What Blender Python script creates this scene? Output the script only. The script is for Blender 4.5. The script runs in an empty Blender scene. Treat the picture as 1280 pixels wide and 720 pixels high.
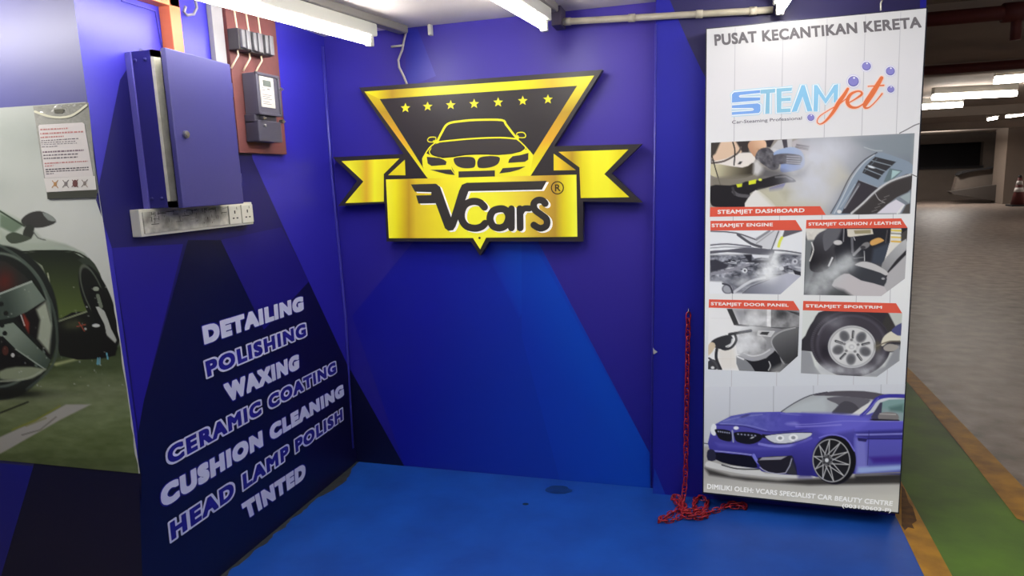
import bpy, bmesh, math, random
import numpy as np
from mathutils import Vector, Matrix

# ------------------------------------------------------------------ camera, world, exposure
SC = bpy.context.scene
COL = SC.collection
SC.view_settings.view_transform = 'Standard'
SC.view_settings.look = 'None'
SC.view_settings.gamma = 1.0
SC.view_settings.use_curve_mapping = False
SC.view_settings.exposure = 0.0
SC.cycles.use_denoising = True
SC.cycles.max_bounces = 8

FPX = 837.054                      # focal length in pixels of the 1280x720 frame
EYE = np.array([0.0, 0.0, 1.5])
YAW, PITCH, ROLL = -0.28048538, -0.16245723, -0.03652574
def _rot(yaw, pitch, roll):
    fwd = np.array([math.sin(yaw)*math.cos(pitch), math.cos(yaw)*math.cos(pitch), math.sin(pitch)])
    r = np.cross(fwd, [0, 0, 1]); r /= np.linalg.norm(r); u = np.cross(r, fwd)
    c, s = math.cos(roll), math.sin(roll)
    return np.array([c*r+s*u, -s*r+c*u, fwd])
RM = _rot(YAW, PITCH, ROLL)
cam_d = bpy.data.cameras.new('camera'); cam = bpy.data.objects.new('camera', cam_d); COL.objects.link(cam)
cam_d.sensor_width = 36; cam_d.lens = FPX/1280*36; cam_d.clip_start = 0.02; cam_d.clip_end = 300
cm = Matrix.Identity(4)
for i in range(3):
    cm[i][0] = RM[0][i]; cm[i][1] = RM[1][i]; cm[i][2] = -RM[2][i]; cm[i][3] = EYE[i]
cam.matrix_world = cm
SC.camera = cam

world = bpy.data.worlds.new('car_park_air'); SC.world = world; world.use_nodes = True
bgn = world.node_tree.nodes['Background']
bgn.inputs[0].default_value = (0.80, 0.78, 0.86, 1); bgn.inputs[1].default_value = 0.22

TUBE_POWER = 62.0        # emission strength of the bay's fluorescent tubes
FAR_TUBE = 40.0          # tubes deeper in the car park
PRINT_GLOW = 0.62        # back light of the light box
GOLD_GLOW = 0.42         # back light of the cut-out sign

def unseen_light(name, loc, length, power, rz=0.0, width=0.05, up=False):
    """unseen area light, mostly fill added for brightness"""
    l = bpy.data.lights.new(name, 'AREA'); l.shape = 'RECTANGLE'; l.size = 1.0 if name == 'unseen_wall_light' else width; l.size_y = length
    l.energy = power; l.color = (1.0, 0.97, 0.93)
    o = bpy.data.objects.new(name, l); COL.objects.link(o); o.location = loc; o.rotation_euler = (math.pi if up else (1.15 if name == 'unseen_wall_light' else 0), 0, rz)
for nm, loc, ln, pw, rz in (  # bay and lane lights are unseen fill, added to brighten bay and car park
        ('bay_fill', (-1.75, 0.45, 2.12), 1.2, 9, -.16), ('bay_fill', (-.80, 0.35, 2.12), 1.2, 8, -.1), ('bay_fill', (.35, 0.5, 2.12), 1.2, 6, 0),
        ('unseen_wall_light', (-2.6, 1.15, 2.14), .05, 13.5, .0),
        ('lane_fill', (3.2, 2.6, 2.5), 1.2, 20, 1.57), ('lane_fill', (4.6, 5.4, 2.5), 1.2, 16, 1.57), ('lane_fill', (7.5, 9.5, 2.45), 1.2, 30, 1.57),
        ('lane_fill', (3.0, -1.5, 2.5), 1.2, 16, 1.57), ('lane_fill', (10, 17, 2.38), 1.2, 140, 1.57), ('lane_fill', (14, 25, 2.3), 1.2, 150, 1.57), ('lane_fill', (8, 27, 2.3), 1.2, 150, 1.57)):
    unseen_light(nm, loc, ln, pw*(.55 if nm == 'lane_fill' else 1), rz)
    if nm == 'lane_fill': unseen_light(nm, (loc[0], loc[1], loc[2]-.12), ln, pw*(2.2 if loc[1] < 6 else .8), rz, up=True)   # upward fill added to brighten the slab

# ------------------------------------------------------------------ plane helpers (survey of the room)
XL, YB, YP, YF, ZC = -1.81, 3.09, 3.03, 1.681, 2.223      # left wall, back wall, pillar, front face, ceiling
def ray(x, y): return RM.T @ np.array([(x-640)/FPX, (360-y)/FPX, 1.0])
def onZ(x, y, z=0.0): d = ray(x, y); return EYE + d*((z-EYE[2])/d[2])
def onY(x, y, Y): d = ray(x, y); return EYE + d*(Y/d[1])
def onX(x, y, X): d = ray(x, y); return EYE + d*(X/d[0])
class Plane:
    def __init__(s, axis, v): s.axis, s.v = axis, v
    def at(s, x, y, off=0.0):
        if s.axis == 'Y': return onY(x, y, s.v-off)
        if s.axis == 'X': return onX(x, y, s.v+off)
        return onZ(x, y, s.v+off)
    def grid(s, X, Y, off=0.0):
        d = np.stack([(X-640)/FPX, (360-Y)/FPX, np.ones_like(X)], -1) @ RM
        if s.axis == 'Y': t = (s.v-off)/d[..., 1]
        elif s.axis == 'X': t = (s.v+off)/d[..., 0]
        else: t = (s.v+off-EYE[2])/d[..., 2]
        return EYE + d*t[..., None]
def frame(x0, y0, s): return lambda p: (x0+p[0]/s, y0+p[1]/s)
def lin(c):
    c = np.asarray(c, float)/255.0
    return np.where(c <= 0.04045, c/12.92, ((c+0.055)/1.055)**2.4)

# ------------------------------------------------------------------ materials
def mat(name, rgb, rough=0.5, metal=0.0, emit=0.0, bump=0.0, bscale=40.0, vary=0.0, vscale=6.0, dark=None, spec=0.5):
    m = bpy.data.materials.new(name); m.use_nodes = True
    nt = m.node_tree; b = nt.nodes['Principled BSDF']
    c = (*lin(rgb), 1)
    b.inputs['Base Color'].default_value = c
    b.inputs['Roughness'].default_value = rough; b.inputs['Metallic'].default_value = metal
    b.inputs['Specular IOR Level'].default_value = spec
    tc = nt.nodes.new('ShaderNodeTexCoord')
    if vary > 0 or dark is not None:
        n = nt.nodes.new('ShaderNodeTexNoise'); n.inputs['Scale'].default_value = vscale; n.inputs['Detail'].default_value = 8
        nt.links.new(tc.outputs['Object'], n.inputs['Vector'])
        r = nt.nodes.new('ShaderNodeValToRGB')
        r.color_ramp.elements[0].position = 0.3; r.color_ramp.elements[1].position = 0.7
        dk = lin(dark) if dark is not None else lin(rgb)*(1-vary)
        r.color_ramp.elements[0].color = (*dk, 1); r.color_ramp.elements[1].color = c
        nt.links.new(n.outputs['Fac'], r.inputs['Fac']); nt.links.new(r.outputs['Color'], b.inputs['Base Color'])
    if bump > 0:
        n2 = nt.nodes.new('ShaderNodeTexNoise'); n2.inputs['Scale'].default_value = bscale; n2.inputs['Detail'].default_value = 5
        nt.links.new(tc.outputs['Object'], n2.inputs['Vector'])
        bp = nt.nodes.new('ShaderNodeBump'); bp.inputs['Strength'].default_value = bump; bp.inputs['Distance'].default_value = 0.01
        nt.links.new(n2.outputs['Fac'], bp.inputs['Height']); nt.links.new(bp.outputs['Normal'], b.inputs['Normal'])
    if emit > 0:
        b.inputs['Emission Color'].default_value = c; b.inputs['Emission Strength'].default_value = emit
    return m
def print_mat(name, scale=1.0, glow=0.0, rough=0.4, bump=0.0, bscale=30, spec=0.5, sample=False):
    """printed surface: colour comes from the mesh's colour attribute"""
    m = bpy.data.materials.new(name); m.use_nodes = True
    nt = m.node_tree; b = nt.nodes['Principled BSDF']
    a = nt.nodes.new('ShaderNodeAttribute'); a.attribute_name = 'ink'
    mx = nt.nodes.new('ShaderNodeMix'); mx.data_type = 'RGBA'; mx.blend_type = 'MULTIPLY'
    mx.inputs['Factor'].default_value = 1
    nt.links.new(a.outputs['Color'], mx.inputs['A']); mx.inputs['B'].default_value = (scale, scale, scale, 1)
    nt.links.new(mx.outputs['Result'], b.inputs['Base Color'])
    b.inputs['Roughness'].default_value = rough; b.inputs['Specular IOR Level'].default_value = spec
    if glow > 0:
        nt.links.new(a.outputs['Color'], b.inputs['Emission Color']); b.inputs['Emission Strength'].default_value = glow
        if not sample: m.cycles.emission_sampling = 'NONE'
    if bump > 0:
        tc = nt.nodes.new('ShaderNodeTexCoord')
        n2 = nt.nodes.new('ShaderNodeTexNoise'); n2.inputs['Scale'].default_value = bscale; n2.inputs['Detail'].default_value = 3
        nt.links.new(tc.outputs['Object'], n2.inputs['Vector'])
        bp = nt.nodes.new('ShaderNodeBump'); bp.inputs['Strength'].default_value = bump; bp.inputs['Distance'].default_value = 0.01
        nt.links.new(n2.outputs['Fac'], bp.inputs['Height']); nt.links.new(bp.outputs['Normal'], b.inputs['Normal'])
    return m
def lamp_mat(name, rgb, strength):
    m = bpy.data.materials.new(name); m.use_nodes = True
    b = m.node_tree.nodes['Principled BSDF']
    b.inputs['Base Color'].default_value = (.9, .9, .9, 1)
    b.inputs['Emission Color'].default_value = (*lin(rgb), 1); b.inputs['Emission Strength'].default_value = strength
    return m

# ------------------------------------------------------------------ object helpers
def tag(o, label=None, cat=None, group=None, kind=None):
    if label: o['label'] = label
    if cat: o['category'] = cat
    if group: o['group'] = group
    if kind: o['kind'] = kind
    return o
def thing(name, label, cat, loc, group=None):
    o = bpy.data.objects.new(name, None); COL.objects.link(o); o.location = Vector(loc)
    o.empty_display_size = 0.05
    return tag(o, label, cat, group)
def root_loc(o):
    p = Vector((0, 0, 0))
    while o is not None: p = p + o.location; o = o.parent
    return p
def link(name, me, m, parent=None):
    """me is in world coordinates; it is re-based on its parent"""
    ob = bpy.data.objects.new(name, me); COL.objects.link(ob)
    if m is not None: me.materials.append(m)
    if parent is not None:
        me.transform(Matrix.Translation(-root_loc(parent))); ob.parent = parent
    return ob
def rebase(ob, loc):
    loc = Vector(loc); ob.data.transform(Matrix.Translation(-loc)); ob.location = loc; return ob
def bm_obj(name, bm, m, parent=None, smooth=False):
    bmesh.ops.recalc_face_normals(bm, faces=bm.faces)
    me = bpy.data.meshes.new(name); bm.to_mesh(me); bm.free()
    if smooth: me.polygons.foreach_set('use_smooth', [True]*len(me.polygons))
    return link(name, me, m, parent)
def add_box(bm, lo, hi, bevel=0.0, rot=None, pivot=None):
    r = bmesh.ops.create_cube(bm, size=1.0)
    vs = r['verts']
    lo, hi = Vector(lo), Vector(hi)
    for v in vs: v.co = Vector(((v.co.x+.5)*(hi.x-lo.x)+lo.x, (v.co.y+.5)*(hi.y-lo.y)+lo.y, (v.co.z+.5)*(hi.z-lo.z)+lo.z))
    if bevel > 0:
        es = list({e for v in vs for e in v.link_edges})
        out = bmesh.ops.bevel(bm, geom=es, offset=bevel, segments=2, affect='EDGES', profile=0.6)
        vs = list({v for f in out['faces'] for v in f.verts} | {v for v in vs if v.is_valid})
    if rot is not None:
        bmesh.ops.rotate(bm, verts=vs, cent=Vector(pivot), matrix=rot)
    return vs
def boxes(name, lst, m, parent=None, bevel=0.0, rot=None, pivot=None):
    bm = bmesh.new()
    for lo, hi in lst: add_box(bm, lo, hi, bevel, rot, pivot)
    return bm_obj(name, bm, m, parent)
def add_tube(bm, pts, r, n=10, caps=True):
    pts = [Vector(p) for p in pts]; rings = []
    rs = r if isinstance(r, (list, tuple)) else [r]*len(pts)
    up = None
    for i, p in enumerate(pts):
        d = (pts[min(i+1, len(pts)-1)]-pts[max(i-1, 0)]).normalized()
        if up is None: up = d.orthogonal().normalized()
        up = (up-d*up.dot(d)).normalized(); s = d.cross(up)
        rings.append([bm.verts.new(p+(up*math.cos(2*math.pi*k/n)+s*math.sin(2*math.pi*k/n))*rs[i]) for k in range(n)])
    for a, b in zip(rings, rings[1:]):
        for k in range(n): bm.faces.new((a[k], a[(k+1) % n], b[(k+1) % n], b[k]))
    if caps: bm.faces.new(rings[0][::-1]); bm.faces.new(rings[-1])
def tube(name, pts, r, m, parent=None, n=10, smooth=True):
    bm = bmesh.new(); add_tube(bm, pts, r, n); return bm_obj(name, bm, m, parent, smooth)
def prism(name, front, back, m, parent=None):
    """solid between two matching outlines"""
    bm = bmesh.new()
    a = [bm.verts.new(Vector(p)) for p in front]; b = [bm.verts.new(Vector(p)) for p in back]
    bm.faces.new(a); bm.faces.new(b[::-1]); n = len(a)
    for i in range(n): bm.faces.new((a[i], b[i], b[(i+1) % n], a[(i+1) % n]))
    return bm_obj(name, bm, m, parent)
def spline(pts, n=6, closed=False):
    pts = [np.asarray(p, float) for p in pts]; out = []; N = len(pts)
    for i in range(N if closed else N-1):
        if closed: p0, p1, p2, p3 = pts[i-1], pts[i], pts[(i+1) % N], pts[(i+2) % N]
        else: p0, p1, p2, p3 = pts[max(i-1, 0)], pts[i], pts[i+1], pts[min(i+2, N-1)]
        for k in range(n):
            t = k/n
            out.append(0.5*((2*p1)+(-p0+p2)*t+(2*p0-5*p1+4*p2-p3)*t*t+(-p0+3*p1-3*p2+p3)*t**3))
    if not closed: out.append(pts[-1])
    return out

# ------------------------------------------------------------------ vector print: flat shapes on a plane
_txt = {}
def text_geo(body, off, space):
    key = (body, off, space)
    if key in _txt: return _txt[key]
    cu = bpy.data.curves.new('t', 'FONT'); cu.body = body; cu.size = 1; cu.offset = off; cu.space_character = space
    cu.resolution_u = 4; cu.fill_mode = 'FRONT'
    ob = bpy.data.objects.new('t', cu)
    COL.objects.link(ob); bpy.context.view_layer.update()
    me = bpy.data.meshes.new_from_object(ob.evaluated_get(bpy.context.evaluated_depsgraph_get()))
    V = np.empty(len(me.vertices)*3); me.vertices.foreach_get('co', V); V = V.reshape(-1, 3)[:, :2].copy()
    F = [tuple(p.vertices) for p in me.polygons]
    bpy.data.objects.remove(ob); bpy.data.curves.remove(cu); bpy.data.meshes.remove(me)
    _txt[key] = (V, F); return V, F
def OCT(d): k = .72*d; return [(d, k), (k, d), (-k, d), (-d, k), (-d, -k), (-k, -d), (k, -d), (d, -k)]
def hull(P):
    P = sorted(set(P))
    def half(P):
        h = []
        for p in P:
            while len(h) > 1 and (h[-1][0]-h[-2][0])*(p[1]-h[-2][1])-(h[-1][1]-h[-2][1])*(p[0]-h[-2][0]) <= 0: h.pop()
            h.append(p)
        return h
    a, b = half(P), half(P[::-1]); return a[:-1]+b[:-1]
class Ink:
    """collects flat coloured shapes given in survey pixels of a plane"""
    def __init__(s, plane, fr=None, layer=0.0): s.pl, s.fr, s.layer = plane, fr, layer; s.v, s.f, s.c = [], [], []
    def T(s, p): return s.fr(p) if s.fr else (p[0], p[1])
    def add(s, pts2, faces, cols):
        b = len(s.v); s.v += [s.pl.at(x, y, s.layer) for x, y in pts2]
        s.f += [tuple(b+i for i in f) for f in faces]; s.c += [lin(c) for c in cols]
    def poly(s, pts, col, smooth=0):
        pts = [s.T(p) for p in pts]
        if smooth: pts = [tuple(p) for p in spline(pts, smooth, True)]
        cols = col if isinstance(col[0], (tuple, list)) else [col]*len(pts)
        s.add(pts, [tuple(range(len(pts)))], cols)
    def disc(s, c, rx, ry, col, n=20, rot=0):
        pts = []
        for k in range(n):
            a = 2*math.pi*k/n; x, y = rx*math.cos(a), ry*math.sin(a)
            pts.append((c[0]+x*math.cos(rot)-y*math.sin(rot), c[1]+x*math.sin(rot)+y*math.cos(rot)))
        s.poly(pts, col)
    def stroke(s, pts, w, col, smooth=0, closed=False, cap=True):
        """pts: (x,y) or (x,y,width)"""
        P = [tuple(p) if len(p) == 3 else (p[0], p[1], w) for p in pts]
        if smooth: P = [tuple(q) for q in spline(P, smooth, closed)]
        if closed: P = P+[P[0]]
        n = len(P); L, R = [], []
        for i in range(n):
            if closed: a, b = P[i-1 if i > 0 else n-2], P[i+1 if i < n-1 else 1]
            else: a, b = P[max(i-1, 0)], P[min(i+1, n-1)]
            dx, dy = b[0]-a[0], b[1]-a[1]; l = math.hypot(dx, dy) or 1
            nx, ny = -dy/l*P[i][2]/2, dx/l*P[i][2]/2
            L.append((P[i][0]+nx, P[i][1]+ny)); R.append((P[i][0]-nx, P[i][1]-ny))
        pts2 = [s.T(p) for p in L+R]
        s.add(pts2, [(i, i+1, n+i+1, n+i) for i in range(n-1)], [col]*len(pts2))
        if cap and not closed:
            for q in (P[0], P[-1]): s.layer += 1e-5; s.disc((q[0], q[1]), q[2]/2, q[2]/2, col, 14)
    def text(s, body, tl, tr, br, bl, col, dil=0.0, fit=None, space=1.0):
        """lettering stretched on a quad; dil thickens the strokes (em units), fit is the thickening the quad was measured with"""
        V, F = text_geo(body, 0.0, space); fit = dil if fit is None else fit
        lo, hi = V.min(0)-fit, V.max(0)+fit
        V = V.tolist(); F = list(F); dz = [0.0]*len(V); kk = 0
        if dil > 0:
            cnt = {}
            for f in F:
                for a, b in zip(f, f[1:]+f[:1]): cnt[(min(a, b), max(a, b))] = cnt.get((min(a, b), max(a, b)), 0)+1
            for (a, b), c in cnt.items():
                if c != 1: continue
                h = hull([(V[q][0]+dx, V[q][1]+dy) for q in (a, b) for dx, dy in OCT(dil)])
                F.append(tuple(range(len(V), len(V)+len(h)))); V += [list(p) for p in h]; kk += 1; dz += [4e-6*(1+kk % 70)]*len(h)
        U = (np.array(V)-lo)/(hi-lo)
        q = [s.pl.at(*s.T(p), s.layer) for p in (tl, tr, br, bl)]
        b = len(s.v)
        nv = {'Y': np.array([0, -1.0, 0]), 'X': np.array([1.0, 0, 0]), 'Z': np.array([0, 0, 1.0])}[s.pl.axis]
        for (u, v), z in zip(U, dz):
            s.v.append(q[3]*(1-u)*(1-v)+q[2]*u*(1-v)+q[1]*u*v+q[0]*(1-u)*v+nv*z)
        s.f += [tuple(b+i for i in f) for f in F]; s.c += [lin(col)]*len(U)
    def band(s, pts, colfun, stops, axis=0):
        """polygon cut at x stops and coloured by colfun(x) (metallic print)"""
        bm = bmesh.new(); bm.faces.new([bm.verts.new((*s.T(p), 0)) for p in pts])
        for st in stops:
            no = (1, 0, 0) if axis == 0 else (0, 1, 0); co = (st, 0, 0) if axis == 0 else (0, st, 0)
            bmesh.ops.bisect_plane(bm, geom=bm.verts[:]+bm.edges[:]+bm.faces[:], plane_co=co, plane_no=no, dist=1e-4)
        bm.verts.index_update()
        pts2 = [(v.co.x, v.co.y) for v in bm.verts]
        s.add(pts2, [tuple(v.index for v in f.verts) for f in bm.faces], [colfun(p[axis]) for p in pts2]); bm.free()
    def build(s, name, m, parent=None, thick=0.0):
        me = bpy.data.meshes.new(name)
        me.from_pydata([tuple(p) for p in s.v], [], s.f)
        a = me.color_attributes.new('ink', 'FLOAT_COLOR', 'POINT')
        C = np.ones((len(s.v), 4)); C[:, :3] = np.array(s.c); a.data.foreach_set('color', C.ravel())
        me.update(); return link(name, me, m, parent)
def xramp(stops):
    xs = [a for a, _ in stops]; cs = np.array([b for _, b in stops], float)
    return (lambda x: tuple(np.interp(x, xs, cs[:, i]) for i in range(3))), xs

# ------------------------------------------------------------------ painted print: colour field sampled on a fine grid
def fnoise(X, Y, scale, seed, octv=4, sx=1.0):
    rs = np.random.RandomState(seed); out = np.zeros_like(X); amp = 1.0; tot = 0
    for o in range(octv):
        g = rs.rand(64, 64); x = X*sx/scale; y = Y/scale
        xi = np.floor(x).astype(int); yi = np.floor(y).astype(int); fx = x-xi; fy = y-yi
        fx = fx*fx*(3-2*fx); fy = fy*fy*(3-2*fy)
        a = g[yi % 64, xi % 64]; b = g[yi % 64, (xi+1) % 64]; c = g[(yi+1) % 64, xi % 64]; d = g[(yi+1) % 64, (xi+1) % 64]
        out += amp*((a*(1-fx)+b*fx)*(1-fy)+(c*(1-fx)+d*fx)*fy); tot += amp; amp *= .5; scale /= 2
    return out/tot
class Paint:
    def __init__(s, x0, y0, x1, y1, step, base, fr=None):
        s.X, s.Y = np.meshgrid(np.arange(x0, x1+step*.5, step), np.arange(y0, y1+step*.5, step))
        s.C = np.ones(s.X.shape+(3,))*np.asarray(base, float); s.fr = fr; s.k = 1.0
        if fr: s.k = 1.0/abs(fr((1, 0))[0]-fr((0, 0))[0])
    def T(s, p): return s.fr(p) if s.fr else (p[0], p[1])
    def mix(s, m, col):
        m = np.clip(m, 0, 1)[..., None]; s.C = s.C*(1-m)+np.asarray(col, float)*m
    def sdf(s, pts):
        d = np.full(s.X.shape, 1e9); ins = np.zeros(s.X.shape, bool); n = len(pts)
        for i in range(n):
            ax, ay = pts[i]; bx, by = pts[(i+1) % n]; ex, ey = bx-ax, by-ay
            t = np.clip(((s.X-ax)*ex+(s.Y-ay)*ey)/(ex*ex+ey*ey+1e-9), 0, 1)
            d = np.minimum(d, (s.X-ax-t*ex)**2+(s.Y-ay-t*ey)**2)
            if ay != by: ins ^= ((ay > s.Y) != (by > s.Y)) & (s.X < (s.Y-ay)/(by-ay)*ex+ax)
        return np.where(ins, -np.sqrt(d), np.sqrt(d))
    def grad(s, g):
        (c0, p0), (c1, p1) = g; p0, p1 = s.T(p0), s.T(p1)
        ex, ey = p1[0]-p0[0], p1[1]-p0[1]
        t = np.clip(((s.X-p0[0])*ex+(s.Y-p0[1])*ey)/(ex*ex+ey*ey), 0, 1)[..., None]
        return np.asarray(c0, float)*(1-t)+np.asarray(c1, float)*t
    def poly(s, pts, col, a=1.0, soft=0.8, smooth=0, grad=None, mod=None):
        pts = [s.T(p) for p in pts]
        if smooth: pts = [tuple(p) for p in spline(pts, smooth, True)]
        m = np.clip(0.5-s.sdf(pts)/soft, 0, 1)*a
        if mod is not None: m = m*mod
        s.mix(m, s.grad(grad) if grad else col); return m
    def ell(s, c, rx, ry, col, a=1.0, soft=0.8, rot=0.0, inner=0.0, grad=None):
        c = s.T(c); rx /= s.k; ry /= s.k
        dx, dy = s.X-c[0], s.Y-c[1]; cr, sr = math.cos(rot), math.sin(rot)
        q = np.sqrt(((dx*cr+dy*sr)/rx)**2+((-dx*sr+dy*cr)/ry)**2); r = min(rx, ry)
        m = np.clip((1-q)*r/soft+.5, 0, 1)
        if inner: m = m*np.clip((q-inner)*r/soft+.5, 0, 1)
        s.mix(m*a, s.grad(grad) if grad else col)
    def line(s, pts, w, col, a=1.0, soft=0.7, smooth=0, closed=False):
        pts = [s.T(p) for p in pts]
        if smooth: pts = [tuple(p) for p in spline(pts, smooth, closed)]
        elif closed: pts = pts+[pts[0]]
        d = np.full(s.X.shape, 1e9)
        for (ax, ay), (bx, by) in zip(pts, pts[1:]):
            ex, ey = bx-ax, by-ay
            t = np.clip(((s.X-ax)*ex+(s.Y-ay)*ey)/(ex*ex+ey*ey+1e-9), 0, 1)
            d = np.minimum(d, (s.X-ax-t*ex)**2+(s.Y-ay-t*ey)**2)
        s.mix(np.clip((w/s.k/2-np.sqrt(d))/soft+.5, 0, 1)*a, col)
    def cloud(s, c, rx, ry, col, a, seed=1, rough=0.6, scale=12, rot=0.0):
        c = s.T(c); rx /= s.k; ry /= s.k; dx, dy = s.X-c[0], s.Y-c[1]; cr, sr = math.cos(rot), math.sin(rot)
        q = ((dx*cr+dy*sr)/rx)**2+((-dx*sr+dy*cr)/ry)**2
        n = fnoise(s.X, s.Y, scale, seed)
        s.mix(np.exp(-q*1.3)*a*(1-rough+rough*2*n), col)
    def speck(s, amp, scale, seed, sx=1.0, pts=None, thr=None):
        n = fnoise(s.X, s.Y, scale, seed, 4, sx)-.5
        m = 1.0 if pts is None else np.clip(.5-s.sdf([s.T(p) for p in pts])/1.5, 0, 1)
        s.C = np.clip(s.C+(n*amp*m)[..., None], 0, 255)
    def build(s, name, plane, m, parent=None, clip=None, layer=0.0):
        H, W = s.X.shape; P = plane.grid(s.X, s.Y, layer).reshape(-1, 3)
        idx = np.arange(H*W).reshape(H, W)
        F = np.stack([idx[:-1, :-1], idx[1:, :-1], idx[1:, 1:], idx[:-1, 1:]], -1).reshape(-1, 4)
        px = np.stack([s.X.ravel(), s.Y.ravel()], -1); C = np.ones((H*W, 4)); C[:, :3] = lin(np.clip(s.C, 0, 255)).reshape(-1, 3)
        if clip:                                  # trim to a convex outline
            me = bpy.data.meshes.new(name); me.from_pydata(np.c_[px, np.zeros(len(px))].tolist(), [], F.tolist())
            a = me.color_attributes.new('ink', 'FLOAT_COLOR', 'POINT'); a.data.foreach_set('color', C.ravel())
            bm = bmesh.new(); bm.from_mesh(me)
            cx, cy = np.mean([p[0] for p in clip]), np.mean([p[1] for p in clip])
            for i in range(len(clip)):
                (ax, ay), (bx, by) = clip[i], clip[(i+1) % len(clip)]
                no = Vector((by-ay, ax-bx, 0))
                if no.dot(Vector((cx-ax, cy-ay, 0))) > 0: no = -no
                bmesh.ops.bisect_plane(bm, geom=bm.verts[:]+bm.edges[:]+bm.faces[:], plane_co=(ax, ay, 0), plane_no=no, clear_outer=True, dist=1e-4)
            bm.to_mesh(me); bm.free()
            V = np.empty(len(me.vertices)*3); me.vertices.foreach_get('co', V); V = V.reshape(-1, 3)
            W3 = plane.grid(V[:, 0], V[:, 1], layer); me.vertices.foreach_set('co', W3.ravel()); me.update()
        else:
            me = bpy.data.meshes.new(name); me.from_pydata(P.tolist(), [], F.tolist())
            a = me.color_attributes.new('ink', 'FLOAT_COLOR', 'POINT'); a.data.foreach_set('color', C.ravel())
        return link(name, me, m, parent)

# planes of the room
BACK, LEFT, FRONT, PILLAR, GROUND = Plane('Y', YB), Plane('X', XL), Plane('Y', YF), Plane('Y', YP), Plane('Z', 0.0)
random.seed(4)

# ------------------------------------------------------------------ shared materials
M_vinyl = print_mat('blue_vinyl', 1.0, 0, rough=0.38, bump=0.05, bscale=9, spec=.4)
M_letter = print_mat('vinyl_lettering', 1.0, 0, rough=0.4)
M_ceil = mat('ceiling_paint', (226, 216, 211), 0.9, bump=0.1, bscale=60, vary=0.08, vscale=4)
M_concrete = mat('car_park_concrete', (148, 134, 124), 0.46, bump=0.25, bscale=22, dark=(94, 82, 74), vscale=7)
M_wallgrey = mat('grey_render', (104, 94, 86), 0.8, vary=0.15, vscale=3)
M_darkgap = mat('dark_opening', (30, 28, 30), 0.9)
M_bluefloor = mat('blue_floor_paint', (22, 80, 176), 0.42, bump=0.06, bscale=25, dark=(17, 64, 150), vscale=4)
M_green = mat('green_floor_paint', (96, 138, 36), 0.55, bump=0.08, bscale=25, dark=(50, 72, 36), vscale=2.0)
M_yellow = mat('yellow_line_paint', (190, 140, 34), 0.55, bump=0.08, bscale=30, dark=(140, 98, 30), vscale=9)
M_black = mat('black_plastic', (22, 22, 24), 0.45)
M_whiteplastic = mat('white_plastic', (205, 203, 190), 0.45)
M_batten = mat('batten_enamel', (190, 190, 182), 0.4)
M_steel = mat('bright_steel', (190, 188, 182), 0.28, 1.0)
M_tube = lamp_mat('fluorescent_glow', (255, 252, 246), TUBE_POWER)
M_fartube = lamp_mat('distant_fluorescent_glow', (255, 246, 236), FAR_TUBE)

def structure(o): return tag(o, kind='structure')

# ------------------------------------------------------------------ room shell
def quad(name, pts, m):
    me = bpy.data.meshes.new(name); me.from_pydata([tuple(p) for p in pts], [], [tuple(range(len(pts)))])
    return structure(link(name, me, m))
quad('floor', [(-9, -7, 0), (60, -7, 0), (60, 70, 0), (-9, 70, 0)], M_concrete)
quad('trim_12', [(XL, YB, .001), (XL, -4, .001), (XL+.16, -4, .001), (XL+.16, YB, .001)], mat('grime_strip', (52, 54, 56), .7, vary=.5, vscale=30))
# painted bay: slab of blue paint with a ragged edge along the left wall
edge = []
y = 3.085
while y > -4:
    g = 0.012+0.012*random.random()+(0.05*math.exp(-((y-2.83)/0.12)**2))+0.012*math.sin(y*23)**2*(y < 2.6)
    edge.append((XL+g, y, 0.002)); y -= 0.022 if y > 1.6 else 0.5
blue = quad('trim_1', edge+[(XL+.02, -4, .002), (0.80, -4, .002), (0.796, 2.575, .002), (0.812, 3.0, .002), (.812, 3.085, .002)], M_bluefloor)
quad('trim_2', [(0.80, -4, .003), (.892, -4, .003), (.893, 2.6, .003), (.925, 3.4, .003), (1.0, 6.5, .003), (.90, 6.5, .003), (.812, 3.0, .003), (.796, 2.575, .003)], M_yellow)
quad('trim_3', [(.892, -4, .002), (1.30, -4, .002), (1.30, 3.1, .002), (1.374, 4.943, .002), (1.46, 7, .002), (.99, 7, .002), (.925, 3.4, .002), (.893, 2.6, .002)], M_green)
quad('trim_4', [(1.289, 3.10, .004), (1.43, 3.02, .004), (1.453, 3.97, .004), (1.48, 5.45, .004), (1.50, 6.2, .004), (1.40, 6.2, .004), (1.374, 4.943, .004), (1.337, 3.95, .004)], M_yellow)

NAVY, DEEP, BLUE, MID = (8, 12, 50), (20, 18, 104), (34, 30, 150), (26, 22, 118)
def wall_ink(plane, outline, base_cols, facets):
    k = Ink(plane); b = len(k.v)
    k.v += [np.array(p, float) for p in outline]; k.f.append(tuple(range(len(outline)))); k.c += [lin(c) for c in base_cols]
    for i, (pts, cols) in enumerate(facets):
        k.layer = 0.0005*(i+1); k.poly(pts, cols)
    return k
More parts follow.
